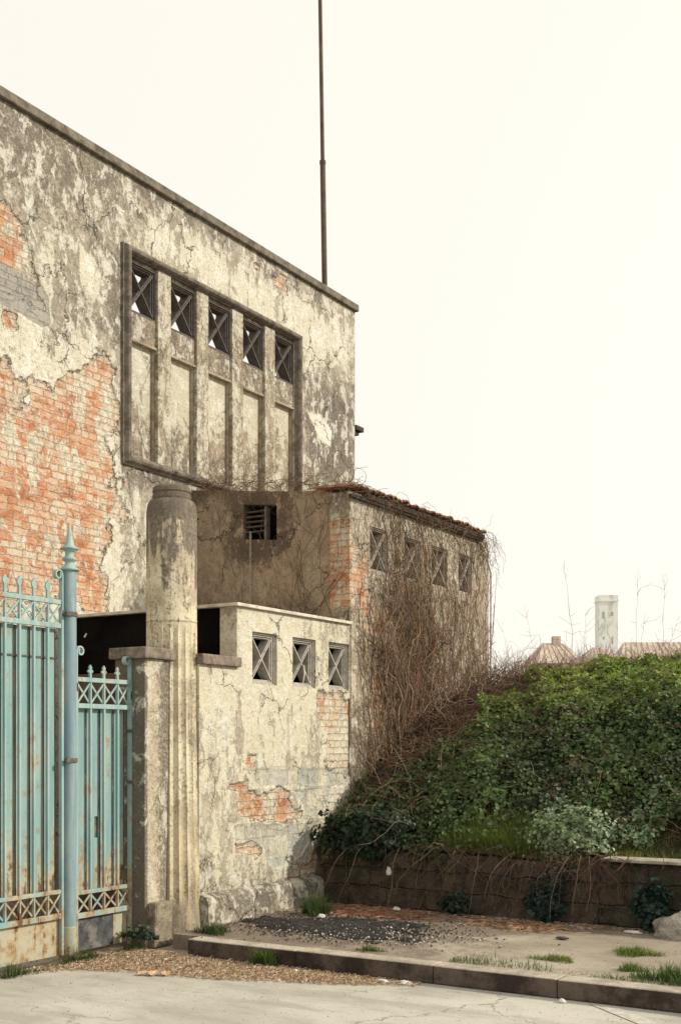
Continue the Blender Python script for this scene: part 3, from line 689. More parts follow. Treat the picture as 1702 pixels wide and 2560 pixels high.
def gate(name, label, loc, bars, y0, y1, zr, zl, tips, fleur, hole=None):
    """zr: top rail z, second rail z; zl: two low rails; bars: y of upright bars"""
    g = empty(name, loc, label, 'gate')
    for z, h in ((zr[0], .034), (zr[1], .036), (zl[0], .03), (zl[1], .04)): bevel(MB().box(XG-.014, XG+.016, y0, y1, z-h/2, z+h/2).build('rail', M['bars'], g), .003)
    for y in bars:
        b = MB(); b.box(XG-.010, XG+.012, y-.0085, y+.0085, zl[0]+.015, zr[1]-.018)
        b.box(XG-.010, XG+.012, y-.0065, y+.0065, zl[1]+.02, zl[0]-.015).box(XG-.010, XG+.012, y-.0065, y+.0065, zr[1]+.018, zr[0]-.017)
        b.build('bar', M['bars'], g)
        s_ = MB(); spear(s_, y, zr[0]+.017, tips, fleur); s_.build('spear_head', M['bars'], g)
    l = MB(); lattice(l, [y0]+list(bars)+[y1], zr[1]+.018, zr[0]-.017); l.build('upper_lattice', M['bars'], g)
    l = MB(); lattice(l, [y0]+list(bars)+[y1], zl[1]+.02, zl[0]-.015); l.build('lower_lattice', M['bars'], g)
    sh = MB(); xs0, xs1 = XG-.040, XG-.034
    ys_ = [y0]+list(bars)+[y1]
    for a, b in zip(ys_, ys_[1:]):
        o_ = random.uniform(-.004, .004)
        if hole and a < hole[0] < b:
            h0, h1, k0, k1 = hole
            sh.box(xs0+o_, xs1+o_, a+.004, b-.020, k1, zr[1]-.02).box(xs0+o_, xs1+o_, a+.004, b-.020, zl[0]+.01, k0)
            sh.box(xs0+o_, xs1+o_, a+.004, h0, k0, k1).box(xs0+o_, xs1+o_, h1, b-.020, k0, k1)
        else: sh.box(xs0+o_, xs1+o_, a+.004, b-.020, zl[0]+.01, zr[1]-.02)
    sh.build('sheet_panel', M['sheet'], g)
    MB().box(XG-.055, XG-.045, y0, y1, zl[0]+.01, zr[1]-.02).build('backing_sheet', M['slate'] if hole else M['brown'], g)
    return g
big = gate('large_gate', 'large pale teal iron gate leaf with spear tips at the left edge', (XG, 5.7, 0),
           [6.2236-.1352*k for k in range(11)][::-1], 4.75, 6.347, (2.6337, 2.4602), (0.5193, 0.341), 2.7806, False)
bevel(MB().box(XG-.016, XG+.018, 6.349, 6.3735, .05, 2.5798).build('stile', M['bars'], big), .003)
scroll(big, 6.3617, 2.8737, -1, M['bars'])
MB().box(XG-.03, XG-.02, 4.75, 6.347, .05, 0.3214).build('kick_plate', M['sheet_low'], big)
MB().box(XG-.02, XG+.0, 4.75, 6.347, .02, .05).build('bottom_rail', M['clamp'], big)
MB().box(XG-.033, XG-.027, 4.75, 6.347, 2.2192, 2.231).build('sheet_seam', M['clamp'], big)
sml = gate('side_gate', 'narrow pale teal iron side gate with three fleur tips next to the pier', (XG, 6.95, 0),
           [6.6625, 6.8105, 6.9614], 6.5205, 7.0907, (2.0801, 1.8832), (0.4879, 0.3165), 2.1957, True, hole=(6.7487, 6.7977, 0.8848, 1.0464))
bevel(MB().box(XG-.016, XG+.018, 7.0926, 7.1152, .03, 2.0115).build('stile', M['bars'], sml), .003)
MB().box(XG-.016, XG+.018, 6.4979, 6.5185, .05, 2.0507).build('stile', M['bars'], sml)
scroll(sml, 7.1044, 2.2858, -1, M['bars']); scroll(sml, 6.5087, 2.3299, 1, M['bars'])
MB().box(XG-.03, XG-.02, 6.5205, 6.9369, .05, 0.2969).build('kick_plate', M['slate'], sml)
MB().box(XG-.03, XG-.02, 6.9388, 7.0907, .05, 0.2969).build('kick_plate', M['sheet_low'], sml)
for z in (1.70, 1.30): MB().box(XG-.01, XG+.026, 7.0789, 7.114, z-.012, z+.012).build('hinge', M['clamp'], sml)
post = empty('gate_post', (XG+.01, 6.4352, 0), 'round blue-green iron gate post topped by a ringed spike finial', 'post')
px_, py_ = XG+.01, 6.4352
MB().lathe(px_, py_, [(.051, .24), (.051, 2.872)], 32).build('pole', M['post'], post, smooth=False)
MB().lathe(px_, py_, [(.058, 0), (.058, .25), (.054, .256)], 32).build('base_sleeve', M['bars'], post)
fp = [(0.055, 2.8715), (0.074, 2.8755), (0.075, 2.8855), (0.055, 2.8955), (0.044, 2.9095), (0.034, 2.9255), (0.034, 2.9395), (0.05, 2.9475), (0.056, 2.9575), (0.05, 2.9675), (0.036, 2.9755), (0.03, 2.9935), (0.036, 3.0185), (0.066, 3.0295), (0.072, 3.0375), (0.055, 3.0455), (0.036, 3.0635), (0.026, 3.1035), (0.018, 3.1535), (0.008, 3.2135), (0.002, 3.2355)]
MB().lathe(px_, py_, fp, 28).build('finial', M['paint'], post, smooth=True)
for z in (2.5523, 1.4775):
    c_ = MB().lathe(px_, py_, [(.057, z-.017), (.059, z-.015), (.059, z+.015), (.057, z+.017)], 28)
    c_.box(XG+.045, XG+.065, 6.3539, 6.398, z-.015, z+.015); c_.build('clamp', M['clamp'], post)

# ------------------------------------------------------------------ flagpole, chain
fp = empty('flagpole', (-9.6, 15.2, 0), 'tall thin rusty brown pole rising from behind the hall', 'pole')
def leanp(z): return (-9.6-(z-8)*.0135, 15.2-(z-8)*.0083, z)
MB().tube([leanp(0), leanp(10.35)], .042, 12).build('lower_tube', M['flag'], fp)
MB().tube([leanp(10.351), leanp(10.40)], .048, 12).build('collar', M['flag'], fp)
MB().tube([leanp(10.401), leanp(15.5)], .031, 12, .9).build('upper_tube', M['flag'], fp)
ch = MB(); z = 3.78; k = 0
while z > 2.82:
    t = [(( -7.25+.012*math.cos(a) if k % 2 else -7.25), (10.03 if k % 2 else 10.03+.012*math.cos(a)), z+.020*math.sin(a)) for a in [2*math.pi*i/8 for i in range(9)]]
    ch.tube(t, .004, 4); z -= .030; k += 1
recenter(tag(ch.build('chain', simple('pale_chain', (.42, .38, .33), .2, 50), None), 'thin pale chain hanging down the brown end wall below the vent', 'chain'))

# ------------------------------------------------------------------ GROUND
gm = MB(); gm.v += [(-900, -60, 0), (900, -60, 0), (900, 1500, 0), (-900, 1500, 0)]; gm.f += [(0, 1, 2, 3)]
tag(gm.build('ground', M['road']), kind='structure')
def sheet(name, x0, x1, y0, y1, z, mat): 
    m = MB(); m.v += [(x0, y0, z), (x1, y0, z), (x1, y1, z), (x0, y1, z)]; m.f += [(0, 1, 2, 3)]
    return tag(m.build(name, mat), kind='structure')
sheet('courtyard', -40, -6.46, 4, 40, .004, M['yard'])
pv = MB(); pv.box(-5.97, 30, 7.235, 9.5, .0, .118); tag(pv.build('pavement', M['pave']), kind='structure')
kb = MB(); x = -5.70; js = [-4.72, -3.62, -2.75, -1.7]
xs = [-5.70]+js+[-.6+1.05*i for i in range(28)]
for a, b in zip(xs, xs[1:]): kb.box(a+.0012, b-.0012, 7.07+random.uniform(-.002, .002), 7.234, 0, .127+random.uniform(-.003, .002))
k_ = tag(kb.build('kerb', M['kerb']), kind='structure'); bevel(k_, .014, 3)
mk = MB(); mk.v += [(-2.53, 7.03, .004), (-1.03, 5.75, .004), (-.95, 5.84, .004), (-2.36, 7.04, .004)]; mk.f += [(0, 1, 2, 3)]
n = NT('worn_road_paint'); Pm = n.pos()
tag(mk.build('road_marking', n.fin(n.mix(n.step(n.noise(Pm, 14, 9, .75), .42, .6), (.42, .395, .335), (.56, .54, .49)), .9)), kind='structure')

# bank
def nz(x, y, s=1.): return mnoise.noise(Vector((x*s, y*s, 3.1)))
BP = [(9.3, .60), (9.55, .70), (10.2, 1.20), (11.3, 1.86), (12.2, 2.12), (12.8, 2.25), (14, 2.31), (20, 2.3), (30, 1.9), (60, .5), (90, -.2)]
def bank(x, y):
    led = np.clip((x+4.2)/1.8, 0, 1)*.38
    yy = y-led*np.clip((11.5-y)/1.5, 0, 1)
    return np.interp(yy, [p[0] for p in BP], [p[1] for p in BP])
gx = np.concatenate([np.arange(-6.06, 2, .12), np.linspace(2.2, 30, 25)]); gy = np.concatenate([np.arange(9.52, 15, .12), np.linspace(15.3, 90, 30)])
bx, by = np.meshgrid(gx, gy, indexing='ij'); bz = bank(bx, by)+np.array([[.06*nz(a, b, 1.3)+.03*nz(a, b, 4) for b in gy] for a in gx])*np.clip((by-9.5)/.5, 0, 1)
nx_, ny_ = len(gx), len(gy)
Vb = np.stack([bx, by, bz], -1).reshape(-1, 3); Fb = [(i*ny_+j, (i+1)*ny_+j, (i+1)*ny_+j+1, i*ny_+j+1) for i in range(nx_-1) for j in range(ny_-1)]
tag(mesh_obj('earth_bank', Vb, Fb, M['soil'], smooth=True), kind='structure')
b2 = MB(); b2.v += [(-60, 13.6, 2.0), (-6.06, 13.6, 2.2), (-6.06, 60, .5), (-60, 60, .5)]; b2.f += [(0, 1, 2, 3)]
tag(b2.build('terrain', M['soil']), kind='structure')

# retaining wall
rw = empty('retaining_wall', (-2, 9.45, 0), 'low dark rubble stone wall holding back the ivy bank', 'wall')
n_x = 240; rv = []; rfc = []
XR = [-6.04+ (9.0+6.04)*i/n_x for i in range(n_x+1)]
ZR = [0.0, .12]+[.12+.53*i/18 for i in range(1, 19)]
for x in XR:
    for k, z in enumerate(ZR):
        d = .035*mnoise.noise(Vector((x*3, z*5, 0)))+.02*mnoise.noise(Vector((x*9, z*12, 4)))
        tz = z-(.05*mnoise.noise(Vector((x*2.2, 7, 0)))+.03 if (k == len(ZR)-1 and x < -3.3) else 0)
        rv.append((x, 9.40+d+.05*(z-.12), tz))
    rv.append((x, 9.62, .65))
L = len(ZR)+1
for i in range(n_x):
    for k in range(L-1): rfc.append((i*L+k, (i+1)*L+k, (i+1)*L+k+1, i*L+k+1))
mesh_obj('rubble_face', rv, rfc, M['stone'], rw, smooth=True)
cp = MB()
for a, b in zip([-3.27, -2.35, -1.4, -.4, .7, 1.8], [-2.35, -1.4, -.4, .7, 1.8, 9]): cp.box(a+.002, b-.002, 9.355, 9.60, .640, .672, .003)
bevel(cp.build('coping', M['capstone'], rw), .008)

# boulder by the wall
def rock(name, c, r, seed, mat, **t):
    import bmesh
    bm = bmesh.new(); bmesh.ops.create_icosphere(bm, subdivisions=4, radius=1)
    for v in bm.verts:
        p = v.co.copy(); q = p*1.3+Vector((seed, 0, 0))
        k = 1+.32*mnoise.noise(q)+.12*mnoise.noise(q*2.7)+.04*mnoise.noise(q*8)
        v.co = Vector((p.x*r[0]*k, p.y*r[1]*k, max(-.3, p.z)*r[2]*k))
    me = bpy.data.meshes.new(name); bm.to_mesh(me); bm.free(); me.materials.append(mat)
    o = bpy.data.objects.new(name, me); COL.objects.link(o); o.location = c
    return tag(o, **t)
rock('boulder', (-2.50, 9.13, .155), (.24, .17, .16), 3.3, M['rock'], label='rough grey boulder lying on the pavement against the retaining wall', cat='rock')

# ------------------------------------------------------------------ plants
def leaves(name, P, N, size, cols, mat, jit=.6, **t):
    """many small folded leaf blades. P positions, N preferred normals"""
    n = len(P); nrm = N+rng.normal(0, jit, (n, 3)); nrm /= np.linalg.norm(nrm, axis=1)[:, None]
    a = rng.normal(0, 1, (n, 3)); a[:, 2] -= .7; a -= (a*nrm).sum(1)[:, None]*nrm; a /= np.linalg.norm(a, axis=1)[:, None]+1e-9
    b = np.cross(nrm, a); s = (size*rng.uniform(.45, 1.5, n))[:, None]
    v0 = P; v1 = P+a*s*.45+b*s*.48+nrm*s*.10; v2 = P+a*s*1.0; v3 = P+a*s*.45-b*s*.48+nrm*s*.10; 
    v4 = P+a*s*.12+b*s*.30; v5 = P+a*s*.12-b*s*.30
    V = np.stack([v0, v4, v1, v2, v3, v5], 1).reshape(-1, 3)
    k = np.arange(n)[:, None]*6; F = np.stack([k+np.array([0, 1, 2, 3]), k+np.array([0, 3, 4, 5])], 1).reshape(-1, 4).tolist()
    C = np.repeat(cols, 6, axis=0)
    return mesh_obj(name, V, F, mat, cols=C, **t)

def pn(x, y, s, o=0):   # cheap vector noise
    return np.sin(x*s*1.3+y*s*.7+o)*.5+np.sin(x*s*2.9-y*s*2.1+o*2.3)*.3+np.sin(x*s*5.3+y*s*6.1+o*1.7)*.2

n = 150000
x = rng.uniform(-6.0, -1.6, n); y = 9.38+(13.9-9.38)*rng.uniform(0, 1, n)**.95
clump = pn(x, y, 2.1)+.6*pn(x, y, 5.5, 2)
keep = ~((y > 10.15+.12*np.sin(x*9)) & (x < -5.22-.16*np.sin(y*5)-.15*np.clip((11-y), 0, 1)))          # bramble strip by the annex
keep &= rng.uniform(0, 1, n) > np.clip(-.12-clump*.7-.3*pn(x, y, 8.3, 6), 0, .93)
led = (x > -3.45) & (y < 9.38+.15+.36*np.clip((x+3.5)/.6, 0, 1)+.06*np.sin(x*13))
keep &= ~led
gp = (x > -4.72) & (x < -3.75) & (y < 9.75+.2*np.sin(x*7)); keep &= ~(gp & (rng.uniform(0, 1, n) < .85))
x, y, clump = x[keep], y[keep], clump[keep]; n = len(x)
hgt = .07+.09*clump+.05*pn(x, y, 11, 3)+.06*np.clip((y-11.8), 0, 1)
z = bank(x, y)+np.clip(hgt, .0, .4)+rng.uniform(-.05, .05, n)+.04
z = np.where(y < 9.5, z-.03-rng.uniform(0, .12, n)*(x < -3.4), z)
P_ = np.stack([x, y-.05*rng.uniform(0, 1, n), z], 1)
Nn = np.tile(np.array([[.05, -.55, .75]]), (n, 1))
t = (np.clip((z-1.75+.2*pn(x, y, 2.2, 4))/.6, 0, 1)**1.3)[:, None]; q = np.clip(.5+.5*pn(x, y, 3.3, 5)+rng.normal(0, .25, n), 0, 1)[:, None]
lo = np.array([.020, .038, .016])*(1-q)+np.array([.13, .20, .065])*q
hi = np.array([.12, .19, .035])*(1-q)+np.array([.42, .50, .10])*q  # sunlit look of the crest put into brighter yellow-green leaf colours
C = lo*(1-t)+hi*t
pale = ((x > -4.0) & (x < -3.0) & (y < 10.15+.25*np.sin(x*4)) & (rng.uniform(0, 1, n) < .75))[:, None]
C = np.where(pale, np.array([.24, .32, .20])*(.7+.6*q), C)
brn = rng.uniform(0, 1, n)[:, None] < .05+.9*np.clip(pn(x, y, 2.3, 9)-.4, 0, 1)[:, None]
C = np.where(brn, np.array([.11, .065, .035]), C)
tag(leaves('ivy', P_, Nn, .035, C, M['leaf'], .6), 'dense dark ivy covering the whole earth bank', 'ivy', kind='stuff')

def tube_mesh(name, paths, mat, parent=None):
    """paths: list of (points, r0, r1, color)"""
    V = []; F = []; C = []; b = 0
    for pts, r0, r1, c in paths:
        pts = np.asarray(pts, float); m = len(pts)
        d = np.gradient(pts, axis=0); d /= np.linalg.norm(d, axis=1)[:, None]+1e-9
        ref = np.array([.31, .92, .24]); a = np.cross(d, ref); a /= np.linalg.norm(a, axis=1)[:, None]+1e-9; e = np.cross(d, a)
        r = np.linspace(r0, r1, m)[:, None]
        ring = [pts+a*r*math.cos(t)+e*r*math.sin(t) for t in (0, 2.094, 4.189)]
        V.append(np.stack(ring, 1).reshape(-1, 3)); C.append(np.tile(np.array(c)[None], (m*3, 1)))
        for k in range(m-1):
            o = b+k*3
            F += [(o, o+1, o+4, o+3), (o+1, o+2, o+5, o+4), (o+2, o, o+3, o+5)]
        b += m*3
    return mesh_obj(name, np.concatenate(V), F, mat, parent, cols=np.concatenate(C))

def stemcol(k=None):
    k = random.random() if k is None else k
    if k < .55: return (.115+.06*random.random(), .068+.035*random.random(), .05)
    if k < .82: return (.20+.07*random.random(), .135+.045*random.random(), .10)
    if k < .92: return (.33, .25, .18)
    return (.05, .032, .025)
def wander(p, d, L, seg=.07, turn=.25, grav=0., plane=None, lo=0, hi=.1):
    pts = [tuple(p)]; p = list(p); d = list(d); n = max(3, int(L/seg))
    for i in range(n):
        for k in range(3): d[k] += random.gauss(0, turn)
        d[2] += grav
        if plane == 'x': d[0] *= .5
        if plane == 'y': d[1] *= .5
        l = math.sqrt(sum(c*c for c in d))+1e-9; d = [c/l for c in d]
        for k in range(3): p[k] += d[k]*seg
        if plane == 'x':
            if p[0] < XC+.012+lo: p[0] = XC+.012+lo+random.random()*.01; d[0] = abs(d[0])*.3
            if p[0] > XC+hi: d[0] -= .25
        if plane == 'y':
            if p[1] > 10.045: p[1] = 10.04; d[1] = -abs(d[1])*.3
            if p[1] < 9.98: d[1] += .2
        pts.append(tuple(p))
    return pts
paths = []
# creeper on the annex wall
for i in range(560):
    y0 = random.choice([random.uniform(10.15, 13.3), random.gauss(11.2, .42)]); y0 = min(13.3, max(10.08, y0))
    z0 = bank(XC, y0)-.1+random.uniform(0, 1.1)*(random.random() < .5)
    L = random.uniform(.5, 1.7)*(1.25 if 10.3 < y0 < 11.9 else 1)
    pt = wander((XC+random.uniform(.01, .10), y0, float(z0)), (0, random.gauss(.05, .3), 1), L, .035, .24, .05, 'x', 0, .12)
    pt = [q for q in pt if q[2] < 4.06 and 10.05 < q[1] < 13.36]
    if len(pt) > 4: r = random.choice([.0022, .003, .003, .0045, .007]); paths.append((pt, r, r*.5, stemcol()))
for i in range(200):      # hanging from the eave
    y0 = random.uniform(10.0, 13.25)
    d = (random.uniform(-.1, .15), random.gauss(0, .5), -.5)
    pt = wander((random.uniform(-6.0, -5.90), y0, 4.11+random.uniform(-.05, .04)), d, random.uniform(.2, .9), .04, .28, -.05, 'x', 0, .12)
    paths.append((pt, .0025, .0014, stemcol()))
for i in range(4800):     # matted short twigs, thickest over the lower middle of the wall
    y0 = random.choice([random.uniform(10.12, 13.28), random.gauss(11.25, .5)]); z0 = random.uniform(1.2, 3.95)
    if not 10.1 < y0 < 13.3 or z0 < float(bank(XC, y0))-.05: continue
    dn = math.exp(-((y0-11.25)/.75)**2)*(1.05-.9*max(0, (z0-2.6)/1.2))+.24+.40*mnoise.noise(Vector((y0*2.3, z0*1.6, 1)))
    if y0 < 10.45: dn -= .25
    if any(a-.03 < y0 < b+.03 and 3.3 < z0 < 3.85 for a, b in WC): dn -= .55
    if random.random() > dn: continue
    pt = wander((XC+random.uniform(.01, .07), y0, z0), (0, random.gauss(0, .7), random.gauss(.3, .8)), random.uniform(.08, .32), .03, .38, 0, 'x', 0, .09)
    paths.append((pt, random.choice([.0018, .0025, .0035]), .001, stemcol()))
for i in range(110):      # tangle across the windows, with fine side twigs
    y0 = random.uniform(10.6, 13.2); pt = wander((XC+.05, y0, random.uniform(2.2, 3.9)), (0, random.choice([-1, 1]), random.gauss(0, .6)), random.uniform(.2, .7), .04, .35, 0, 'x', 0, .14)
    pt = [q for q in pt if q[1] > 10.1 and q[2] < 4.05]
    if len(pt) > 3: paths.append((pt, .002, .001, stemcol()))
for i in range(150):     # clumps of twigs under the eave corners
    cyc = random.choice([10.75, 11.5, 12.3, 13.1, 13.1]); pt = wander((XC+.06, cyc+random.gauss(0, .12), random.uniform(3.75, 4.1)), (random.gauss(.1, .3), random.gauss(0, 1), random.gauss(-.1, .6)), random.uniform(.12, .35), .03, .45, -.02, 'x', 0, .16)
    paths.append((pt, .002, .001, stemcol()))
for y0, z1, w in ((10.35, 2.9, .010), (10.62, 3.2, .009), (11.0, 3.6, .012), (11.35, 3.9, .011), (11.6, 3.5, .012), (12.3, 3.3, .009), (12.95, 4.0, .010), (13.2, 4.0, .011), (10.9, 2.4, .014), (11.2, 2.6, .012)):
    pt = wander((XC+.04, y0, float(bank(XC, y0))-.1), (0, 0, 1), z1-1.3, .05, .16, .08, 'x', 0, .07)
    pt = [q for q in pt if q[1] < 13.27 and q[2] < 4.03]
    paths.append((pt, w, w*.5, (.20, .14, .10)))
cr = tube_mesh('creeper', paths, M['twig'])
tag(cr, 'bare brown creeper stems matted over the annex wall and its grilles', 'creeper')
# creeper on the brown end wall and over the roofline
paths = []
for i in range(46):
    x0 = random.choice([random.uniform(-7.9, -6.3), random.gauss(-6.5, .15)]); z0 = random.choice([2.85, 2.9, random.uniform(3, 4)])
    pt = wander((min(-6.06, x0), 10.02, z0), (random.gauss(-.25, .5), 0, random.uniform(.3, 1)), random.uniform(.4, 1.5), .05, .16, .01, 'y')
    pt = [q for q in pt if q[2] < 4.35 and q[0] > -8.0]
    if len(pt) > 3: paths.append((pt, random.choice([.002, .003, .004]), .0012, (.13, .085, .055)))
for i in range(150):
    x0 = random.uniform(-8.0, -5.9)
    pt = wander((x0, random.uniform(9.95, 10.1), 4.12+(-6.04-x0)*.12+random.uniform(.0, .06)), (random.gauss(0, 1), random.gauss(0, .3), random.gauss(-.05, .15)), random.uniform(.15, .5), .04, .35, -.06)
    paths.append((pt, .0035, .0018, stemcol(random.uniform(0, .9))))
for i in range(30):       # creeping up to the sill of the big window
    y0 = random.uniform(9.6, 11.6); pt = wander((XA+.10, y0, 4.36+random.uniform(0, .1)), (0, random.choice([-1, 1])*.7, random.uniform(0, .9)), random.uniform(.2, .9), .05, .25, 0)
    pt = [(max(XA+.03, q[0]) if q[2] > 4.6 else max(XA+.095, q[0]), q[1], q[2]) for q in pt]
    paths.append((pt, .0035, .0016, (.17, .11, .075)))
tag(tube_mesh('creeper', paths, M['twig']), 'sparse thin creeper stems straggling over the brown end wall and roofline', 'creeper')

# bramble strip between ivy and annex
paths = []
for i in range(1150):
    yy = random.uniform(10.1, 13.6); x0 = random.uniform(-6.0, -5.15+.1*math.sin(yy*5)); z0 = float(bank(x0, yy))
    if i < 700:
        d = (random.uniform(.4, 1.1), random.uniform(-.5, .35), random.uniform(.05, .75)); L = random.uniform(.35, 1.15); g = -.09
    else:
        d = (random.gauss(0, .6), random.gauss(0, .6), random.uniform(.1, 1)); L = random.uniform(.2, .7); g = -.05
    pt = wander((x0, yy, z0), d, L, .05, .13, g)
    pt = [(max(q[0], XC+.015), q[1], max(q[2], float(bank(q[0], q[1]))+.01)) for q in pt]
    paths.append((pt, random.choice([.0025, .0035, .005]), .0015, stemcol()))
tag(tube_mesh('brambles', paths, M['twig']), 'tangle of dry arching bramble stems between the annex and the ivy', 'brambles', kind='stuff')
# stems running through the ivy
paths = []
for i in range(360):
    x0 = random.uniform(-5.9, -1.5); yy = random.uniform(9.5, 13.6)
    if i < 130: x0 = random.uniform(-5.95, -5.0); yy = random.uniform(9.4, 10.6)
    pt = wander((x0, yy, float(bank(x0, yy))+.16), (random.gauss(0, 1), random.gauss(-.2, .6), .25), random.uniform(.2, .9), .06, .25, -.03)
    pt = [(max(q[0], XC+.02), q[1], max(q[2], float(bank(q[0], q[1]))+.12)) for q in pt]
    paths.append((pt, random.choice([.002, .003]), .0012, stemcol(random.uniform(.0, .9))))
tag(tube_mesh('woody_stems', paths, M['twig']), 'dry brown stems threading through the ivy on the bank', 'stems', kind='stuff')
# roots over the retaining wall
paths = []
for i in range(260):
    x0 = random.choice([random.uniform(-6.0, -3.1), random.gauss(-3.35, .2), random.gauss(-4.4, .35)])
    z0 = .66+random.uniform(-.05, .06); 
    pt = wander((x0, 9.36, z0), (random.gauss(0, .7), random.uniform(-.7, 0), random.uniform(-.6, .2)), random.uniform(.12, .75)*(1 if i % 3 else .4), .035, .22, -.13)
    pt = [(q[0], min(q[1], 9.345), max(q[2], .128)) for q in pt]
    paths.append((pt, random.choice([.002, .0025, .003, .0045]), .0012, tuple(c*.62 for c in stemcol(random.uniform(.2, .95)))))
for x0, L in ((-4.33, .7), (-4.0, .6), (-5.1, .75), (-5.45, .8), (-3.42, .6), (-3.35, .6), (-3.5, .62), (-5.6, .7)):
    pt = wander((x0, 9.33, .68), (random.gauss(0, .3), -.5, 0), L, .05, .1, -.2)
    pt = [(q[0], min(q[1], 9.34), max(q[2], .13)) for q in pt]; paths.append((pt, .0045, .002, (.17, .125, .09)))
tag(tube_mesh('hanging_roots', paths, M['twig']), 'pale and brown roots hanging over the face of the retaining wall', 'roots', kind='stuff')

# ivy clumps on the retaining wall
def clump(name, c, r, k, col, label, cat, grp=None, size=.035, flat=.4):
    d = rng.normal(0, 1, (k, 3)); d /= np.linalg.norm(d, axis=1)[:, None]; rr = rng.uniform(.5, 1, k)[:, None]
    P = d*rr*np.array(r)*(1+.25*np.sin(d[:, :1]*5+d[:, 2:]*7)); P[:, 1] = -np.abs(P[:, 1])
    P += np.array(c); P[:, 2] = np.maximum(P[:, 2], .13)
    q = rng.uniform(0, 1, (k, 1)); C = np.array(col)*(.5+1.1*q)
    o = leaves(name, P, d+np.array([[0, -.3, .6]]), size, C, M['leaf'], .5)
    return tag(recenter(o), label, cat, grp)
clump('ivy_clump', (-3.72, 9.32, .30), (.17, .13, .2), 1000, (.022, .055, .05), 'round dark ivy clump at the foot of the retaining wall, left of the capped end', 'ivy')
clump('ivy_clump', (-2.83, 9.32, .32), (.15, .13, .21), 1000, (.020, .055, .045), 'upright dark ivy clump on the retaining wall beside the boulder', 'ivy')
clump('pale_shrub', (-3.62, 9.62, .82), (.36, .26, .24), 3000, (.26, .33, .20), 'pale grey-green bushy plant spilling over the wall edge just left of the stone cap', 'shrub', size=.03)
clump('ivy_clump', (-4.55, 9.33, .2), (.16, .08, .10), 320, (.022, .05, .035), 'small low ivy clump under the hanging roots', 'ivy')
clump('ivy_clump', (-5.55, 9.40, .78), (.50, .14, .22), 2000, (.022, .048, .026), 'dark blue-green ivy spilling over the wall corner next to the shed wall', 'ivy', size=.042)
clump('weed_clump', (-6.12, 7.04, .06), (.16, .08, .12), 500, (.035, .06, .04), 'low dark weed growing at the foot of the gate pier', 'weed', size=.03)

def grass(name, c, r, k, h, col, label=None, cat=None, grp=None, kind=None, z=.118, lean=.95, wid=.002, fn=None):
    V = []; F = []; C = []
    for i in range(int(k*(1.9 if not fn else 1.5))):
        if fn: x0, y0, sc_ = fn()
        else:
            a = random.uniform(0, 2*math.pi); q = math.sqrt(random.random())*(.8+.35*math.sin(3*a+c[0]*7)); x0 = c[0]+r[0]*q*math.cos(a); y0 = c[1]+r[1]*q*math.sin(a); sc_ = 1-.5*q
        hh = h*random.uniform(.2, 1.2)**1.3*sc_; a = random.uniform(0, 6.28); l = random.uniform(.1, 1)*lean*hh*1.5
        dx, dy = math.cos(a)*l, math.sin(a)*l; b = len(V); sx, sy = -math.sin(a)*wid, math.cos(a)*wid
        zz = z if not callable(z) else z(x0, y0)
        V += [(x0-sx, y0-sy, zz), (x0+sx, y0+sy, zz), (x0+dx*.4+sx*.8, y0+dy*.4+sy*.8, zz+hh*.6), (x0+dx*.4-sx*.8, y0+dy*.4-sy*.8, zz+hh*.6), (x0+dx, y0+dy, zz+hh)]
        F += [(b, b+1, b+2, b+3), (b+3, b+2, b+4)]
        cc = np.array(col)*random.uniform(.55, 1.4)
        if random.random() < .12: cc = np.array([.30, .23, .10])
        C += [cc]*5
    o = mesh_obj(name, V, F, M['grass'], cols=np.array(C))
    if kind != 'stuff': recenter(o)
    return tag(o, label, cat, grp, kind)
GR = 'grass tufts'
grass('grass_tuft', (-5.60, 8.72), (.13, .16), 520, .20, (.045, .10, .03), 'tall dark green grass tuft against the shed plinth at the edge of its shadow', 'grass', GR)
grass('grass_tuft', (-4.95, 7.03), (.12, .06), 330, .15, (.07, .14, .03), 'grass tuft growing out of the road against the kerb near the column', 'grass', GR, z=0)
grass('grass_tuft', (-2.62, 8.22), (.19, .14), 480, .065, (.16, .22, .04), 'wide bright grass tuft on the bare pavement in front of the boulder', 'grass', GR)
grass('grass_tuft', (-2.45, 7.62), (.10, .08), 230, .065, (.13, .19, .035), 'small round grass tuft between the boulder and the kerb', 'grass', GR)
grass('grass_tuft', (-3.02, 7.72), (.18, .11), 330, .045, (.19, .23, .045), 'flat yellow-green grass tuft on the pavement near the kerb', 'grass', GR)
grass('grass_tuft', (-2.12, 7.42), (.25, .14), 640, .12, (.07, .15, .04), 'thick dark grass tuft on the kerb at the right edge', 'grass', GR)
grass('grass_tuft', (-4.27, 7.38), (.12, .05), 150, .05, (.12, .18, .05), 'thin low grass tuft just behind the kerb beyond the black heap', 'grass', GR)
grass('grass_tuft', (-5.72, 7.42), (.17, .12), 360, .10, (.05, .09, .03), 'dark grass tuft where the kerb meets the fluted column', 'grass', GR)
grass('grass_strip', None, None, 1100, .05, (.09, .15, .04), 'patchy grass growing along the back edge of the kerb', 'grass', kind='stuff',
      fn=lambda: (lambda t: (-3.6+3.2*t, 7.27+abs(random.gauss(0, .07+.05*math.sin(t*11))), max(.1, .55+.45*math.sin(t*17)+.3*math.sin(t*41))))(random.random()**1.3))
grass('grass_strip', None, None, 1100, .10, (.06, .10, .03), 'dark grass and weeds growing along the foot of the gates', 'grass', kind='stuff', z=0,
      fn=lambda: (lambda t: (-6.23+abs(random.gauss(0, .05)), 5.7+1.4*t, max(.2, .5+.6*math.sin(t*13+1))))(random.random()))
